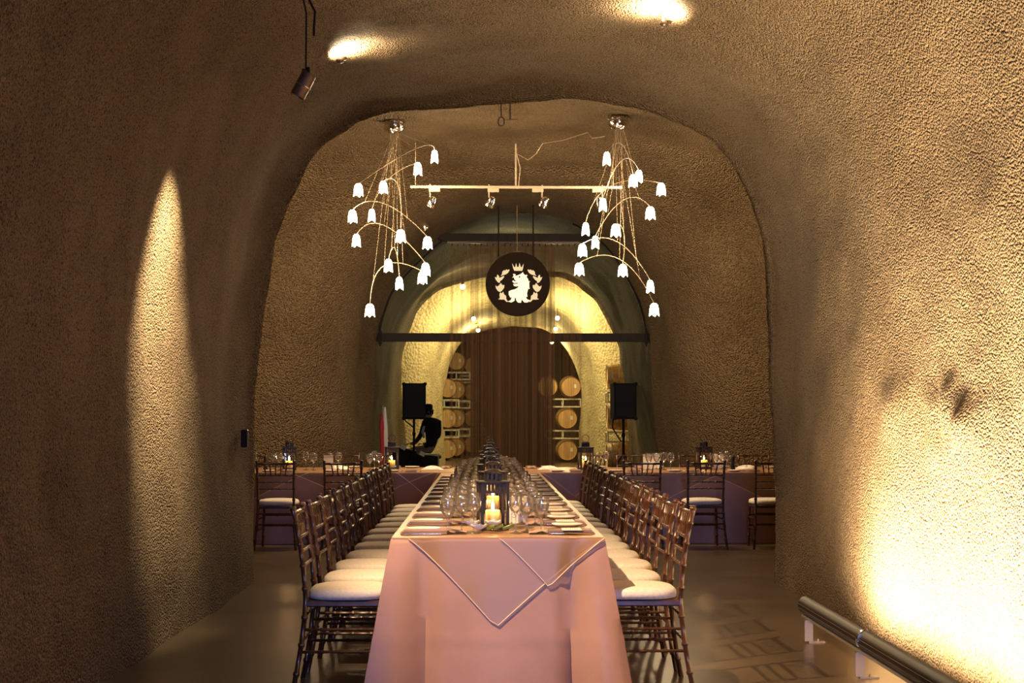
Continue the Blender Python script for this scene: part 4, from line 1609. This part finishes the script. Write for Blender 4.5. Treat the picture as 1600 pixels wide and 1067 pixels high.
hz = hipz
J = [(0, 0, hz), (-0.01, 0, hz + 0.18), (-0.02, -0.01, hz + 0.38), (-0.03, -0.02, shz - 0.0), (-0.06, -0.02, shz + 0.08), (-0.09, -0.02, shz + 0.17), (-0.10, -0.02, shz + 0.26),
     (0.12, -0.10, shz - 0.03), (0.13, -0.16, shz - 0.3), (-0.08, -0.30, shz - 0.47), (-0.2, -0.36, shz - 0.46),
     (-0.16, 0.08, shz - 0.03), (-0.24, 0.04, shz - 0.28), (-0.36, -0.14, shz - 0.45), (-0.45, -0.24, shz - 0.46),
     (-0.08, -0.09, hz - 0.02), (-0.42, -0.16, hz - 0.03), (-0.46, -0.12, 0.1), (-0.58, -0.14, 0.04),
     (-0.06, 0.10, hz - 0.02), (-0.42, 0.12, hz - 0.03), (-0.44, 0.14, 0.1), (-0.56, 0.14, 0.04)]
ED = [(0, 1), (1, 2), (2, 3), (3, 4), (4, 5), (5, 6), (3, 7), (7, 8), (8, 9), (9, 10), (3, 11), (11, 12), (12, 13), (13, 14), (0, 15), (15, 16), (16, 17), (17, 18), (0, 19), (19, 20), (20, 21), (21, 22)]
RD = [(0.15, 0.15), (0.13, 0.14), (0.13, 0.16), (0.10, 0.13), 0.055, 0.085, 0.075, 0.075, 0.055, 0.042, 0.03, 0.075, 0.055, 0.042, 0.03, 0.10, 0.07, 0.045, 0.04, 0.10, 0.07, 0.045, 0.04]
person = skin_body(J, ED, RD)
person.name = 'person'
person.location = (mx, MD, 0)
for m_ in (M['cloth_black'], M['skin'], M['khaki']):
    person.data.materials.append(m_)
for p in person.data.polygons:
    c_ = p.center
    if c_.z > shz + 0.075:
        p.material_index = 1
    elif c_.z < hz + 0.03 and not (c_.x < -0.1 and c_.z > hz + 0.02):
        p.material_index = 2 if c_.z > 0.12 else 0
    elif c_.x < -0.16 and c_.z < shz - 0.44 and c_.z > hz + .02:
        p.material_index = 1
tag(person, 'person in dark jacket, hat and khaki trousers seated at the piano, turned left', 'person')
hx, hy_, hz_ = -0.09, -0.02, shz + 0.26
mb = MB()
mb.lathe([(0.001, 0.12), (0.07, 0.115), (0.088, 0.09), (0.092, 0.0), (0.125, -0.01), (0.125, -0.018), (0.09, -0.02)], 20, (hx, hy_, hz_ - 0.02))
mb.build('hat', M['cloth_black'], person, 50)
mb = MB()
mb.lathe([(0.085, 0.0), (0.09, -0.04), (0.085, -0.09), (0.06, -0.12)], 16, (hx + 0.018, hy_ + 0.0, hz_ - 0.02))
mb.build('hair', M['cloth_black'], person, 50)
mb = MB()
mb.tube([(hx - 0.085, hy_, hz_ - 0.05), (hx - 0.112, hy_, hz_ - 0.085), (hx - 0.088, hy_, hz_ - 0.095)], [0.008, 0.014, 0.01], 6)
mb.build('nose', M['skin'], person, 60)
for s in (-1, 1):
    mb = MB()
    mb.lathe([(0.001, 0.022), (0.012, 0.012), (0.014, 0), (0.01, -0.018), (0.001, -0.022)], 8, (hx + 0.01, hy_ + s * 0.083, hz_ - 0.07))
    mb.build('ear', M['skin'], person, 60)
    mb = MB()
    mb.lathe([(0.001, 0.008), (0.008, 0.0), (0.001, -0.008)], 8, (hx - 0.082, hy_ + s * 0.035, hz_ - 0.045))
    mb.build('eye', M['cloth_black'], person, 60)
for (wx_, wy_) in ((-0.2, -0.36), (-0.45, -0.24)):
    for k in range(5):
        mb = MB()
        o_ = (k - 2) * 0.017
        ln = (0.05, 0.075, 0.08, 0.075, 0.06)[k]
        b0 = Vector((wx_ - 0.01, wy_ + o_ * .8, shz - 0.46))
        mb.tube([b0, b0 + Vector((-ln * .6, o_ * .5, 0.005)), b0 + Vector((-ln, o_ * .7, -0.025))], [0.01, 0.0085, 0.006], 6)
        mb.build('finger', M['skin'], person, 60)
mb = MB()
mb.tube([(-0.17, -0.16, shz - 0.1), (-0.2, -0.18, shz - 0.22), (-0.17, -0.16, shz - 0.34)], [0.02, 0.035, 0.02], 8)
mb.build('shirt_front', M['shirt'], person, 60)
root = empty('bar_stool', (mx, MD, 0), 0, 'black stool under the seated person behind the piano', 'stool')
mb = MB()
mb.lathe([(0.001, 0.0), (0.16, 0.0), (0.18, 0.02), (0.18, 0.05), (0.16, 0.07), (0.001, 0.075)], 20, (0, 0, hz - 0.22))
mb.build('seat', M['cloth_black'], root, 50)
for k in range(4):
    a = k * PI / 2 + .5
    mb = MB()
    mb.tube([(0.1 * math.cos(a), 0.1 * math.sin(a), hz - 0.21), (0.2 * math.cos(a), 0.2 * math.sin(a), 0)], 0.014, 6)
    mb.build('leg', M['blacksteel'], root)

# red and white furled flag by the left wall of the curtain tunnel
fl = at(596, 670, 22.3)
root = empty('furled_flag', (fl.x + .02, 22.3, 0), 0, 'furled red and white flag standing by the left wall of the arch', 'flag')
zf = at(596, 636, 22.3).z
mb = MB()
mb.tube([(0, 0, 0), (0.0, 0, zf + 0.02)], 0.012, 8)
mb.build('pole', M['alu'], root)
mb = MB()
mb.tube([(0.03, 0.01, zf), (0.04, 0, zf - .3), (0.055, 0.0, 0.7), (0.05, 0, 0.4)], [0.015, 0.04, 0.05, 0.03], 8)
mb.build('white_field', M['shirt'], root, 60)
mb = MB()
mb.tube([(-0.01, -0.03, zf - 0.1), (-0.015, -0.04, zf - .3), (-0.01, -0.04, 1.1), (0.0, -0.04, 0.6)], [0.012, 0.04, 0.03, 0.03], 8)
mb.build('red_field', M['red'], root, 60)
# small wall switch box on the left rim
sb = at(379, 685, 11.3)
mb = MB()
mb.box((-1.9, 11.35, sb.z), (0.05, 0.09, 0.14), bev=0.006)
tag(mb.build('wall_switch', M['bronze']), 'small switch box at the edge of the left rock wall', 'switch')


# ------------------------------------------------------------------ barrels
def make_barrel():
    root = empty('wine_barrel')
    Rm, Rh, Ln = 0.34, 0.29, 0.92
    T = Matrix.Rotation(PI / 2, 4, 'X')
    prof = []
    for i in range(13):
        t = i / 12
        prof.append((Rh + (Rm - Rh) * math.sin(PI * t), -Ln / 2 + Ln * t))
    mb = MB()
    mb.lathe([(Rh - 0.02, -Ln / 2 + 0.02)] + prof + [(Rh - 0.02, Ln / 2 - 0.02)], 28, T=T)
    mb.build('staves', M['oak'], root, 60)
    for s in (-1, 1):
        q = MB()
        q.lathe([(0.001, s * (Ln / 2 - 0.025)), (Rh - 0.015, s * (Ln / 2 - 0.025))], 28, T=T)
        q.build('head', M['oak'], root)
    for (t, ww) in ((0.02, 0.02), (0.12, 0.02), (0.3, 0.02), (0.7, 0.02), (0.88, 0.02), (0.98, 0.02)):
        z = -Ln / 2 + Ln * t
        r = Rh + (Rm - Rh) * math.sin(PI * t) + 0.004
        q = MB()
        q.lathe([(r, z - ww), (r + .002, z), (r, z + ww)], 28, T=T)
        q.build('hoop', M['hoop'], root, 60)
    q = MB()
    q.box((0.13, -Ln / 2 + 0.022, 0.02), (0.07, 0.004, 0.11))
    q.build('paper_label', M['label_white'], root)
    return root


ba0 = make_barrel()
bk = kids_of(ba0)
bused = False


def barrel(x, y, z, rz, label, group):
    global bused
    if not bused:
        bused = True
        ba0.location = (x, y, z)
        ba0.rotation_euler = (0, 0, rz)
        return tag(ba0, label, 'barrel', group)
    return copy_tree(ba0, (x, y, z), rz, label, group, bk)


def rack(x, y, z, label, rz=0.0, w_=0.95):
    root = empty('barrel_rack', (x, y, z), rz, label, 'rack', 'steel barrel racks')
    mb = MB()
    for yy in (-0.3, 0.3):
        for zz in (0.02, 0.25):
            mb.box((0, yy, zz), (w_, 0.04, 0.04))
    mb.build('side_frame', M['rack'], root)
    for xx in (-w_ / 2 + .02, -0.0, w_ / 2 - .02):
        mb = MB()
        mb.box((xx, -0.3, 0.135), (0.035, 0.035, 0.27))
        mb.box((xx, 0.3, 0.135), (0.035, 0.035, 0.27))
        mb.box((xx, 0, 0.25), (0.035, 0.6, 0.03))
        mb.build('upright', M['rack'], root)
    return root


HN = ['bottom', 'second', 'third', 'top']
sp = 0.955
for (px, d, n, nm, grp, rx) in ((885, 43.2, 3, 'stack at the right of the curtain', 'barrels stacked right of the curtain', 0),
                                (713, 48.0, 4, 'left stack seen through the sheer curtain', 'barrels stacked left of the curtain', 0),
                                (738, 52.0, 4, 'dim stack just left of the dense curtain', 'dim barrels behind the curtain', 0)):
    x = at(px, 655, d).x
    for k in range(n):
        z = 0.36 + sp * k
        hn = HN[k] if k < n - 1 else 'top'
        if px == 885 and k == 2:
            barrel(x + 0.11, d, z, 0, 'top right barrel of the ' + nm, grp)
            barrel(x - 0.42 - .17, d - .02, z, 0, 'top left barrel of the ' + nm, grp)
        else:
            barrel(x, d, z, 0, hn + ' barrel of the ' + nm, grp)
        if k < n - 1:
            rack(x - (0.12 if px == 885 else 0), d, z + 0.335, 'pale steel rack above the %s barrel, %s' % (hn, nm), 0, 1.1 if px == 885 else 0.95)
x = at(697, 611, 45.2).x
for k in range(3):
    barrel(x - 0.05, 45.2, 0.36 + sp * k, 0.25, '%s barrel tucked behind the left tunnel edge' % HN[k], 'barrels at the left tunnel edge')
    if k < 2:
        rack(x - 0.05, 45.2, 0.695 + sp * k, 'pale steel rack above the %s barrel at the left tunnel edge' % HN[k])
x = at(948, 611, 35.0).x
for k in range(3):
    barrel(x + 0.46, 35.0, 0.40 + 0.975 * k, PI / 2 + 0.0, '%s barrel lying sideways behind the right loudspeaker' % (HN[k] if k < 2 else 'top'), 'sideways barrels by the right loudspeaker')
    if k < 2:
        rack(x + 0.46, 35.0, 0.738 + 0.975 * k, 'pale steel rack above the %s sideways barrel' % HN[k])

# small far lamps
for (px, py, d, lab) in ((723, 448, 31, 'small bright bulb highest at the left, behind the curtain'), (740, 498, 36.5, 'bright bulb left of the sign on the lit far arch'),
                         (871, 497, 36.5, 'bright bulb right of the sign on the lit far arch'), (747, 516, 39.8, 'lower left bright bulb just above the crossbeam'),
                         (868, 514, 39.8, 'lower right bright bulb just above the crossbeam'), (862, 535, 41, 'small bright bulb just below the crossbeam on the right')):
    p = at(px, py, d)
    mb = MB()
    mb.lathe([(0.001, 0.06), (0.04, 0.04), (0.055, 0), (0.04, -0.04), (0.001, -0.055)], 12)
    o = mb.build('bulb', M['farbulb'], None, 180, tuple(p))
    o.name = 'tunnel_bulb'
    tag(o, lab, 'lamp', 'bulbs in the far tunnels')
    q = MB()
    q.tube([(0, 0, 0.05), (0, 0.0, 0.25)], 0.012, 6)
    q.lathe([(0.03, 0.04), (0.03, 0.09), (0.001, 0.1)], 10)
    q.build('socket', M['gunmetal'], o, 40)
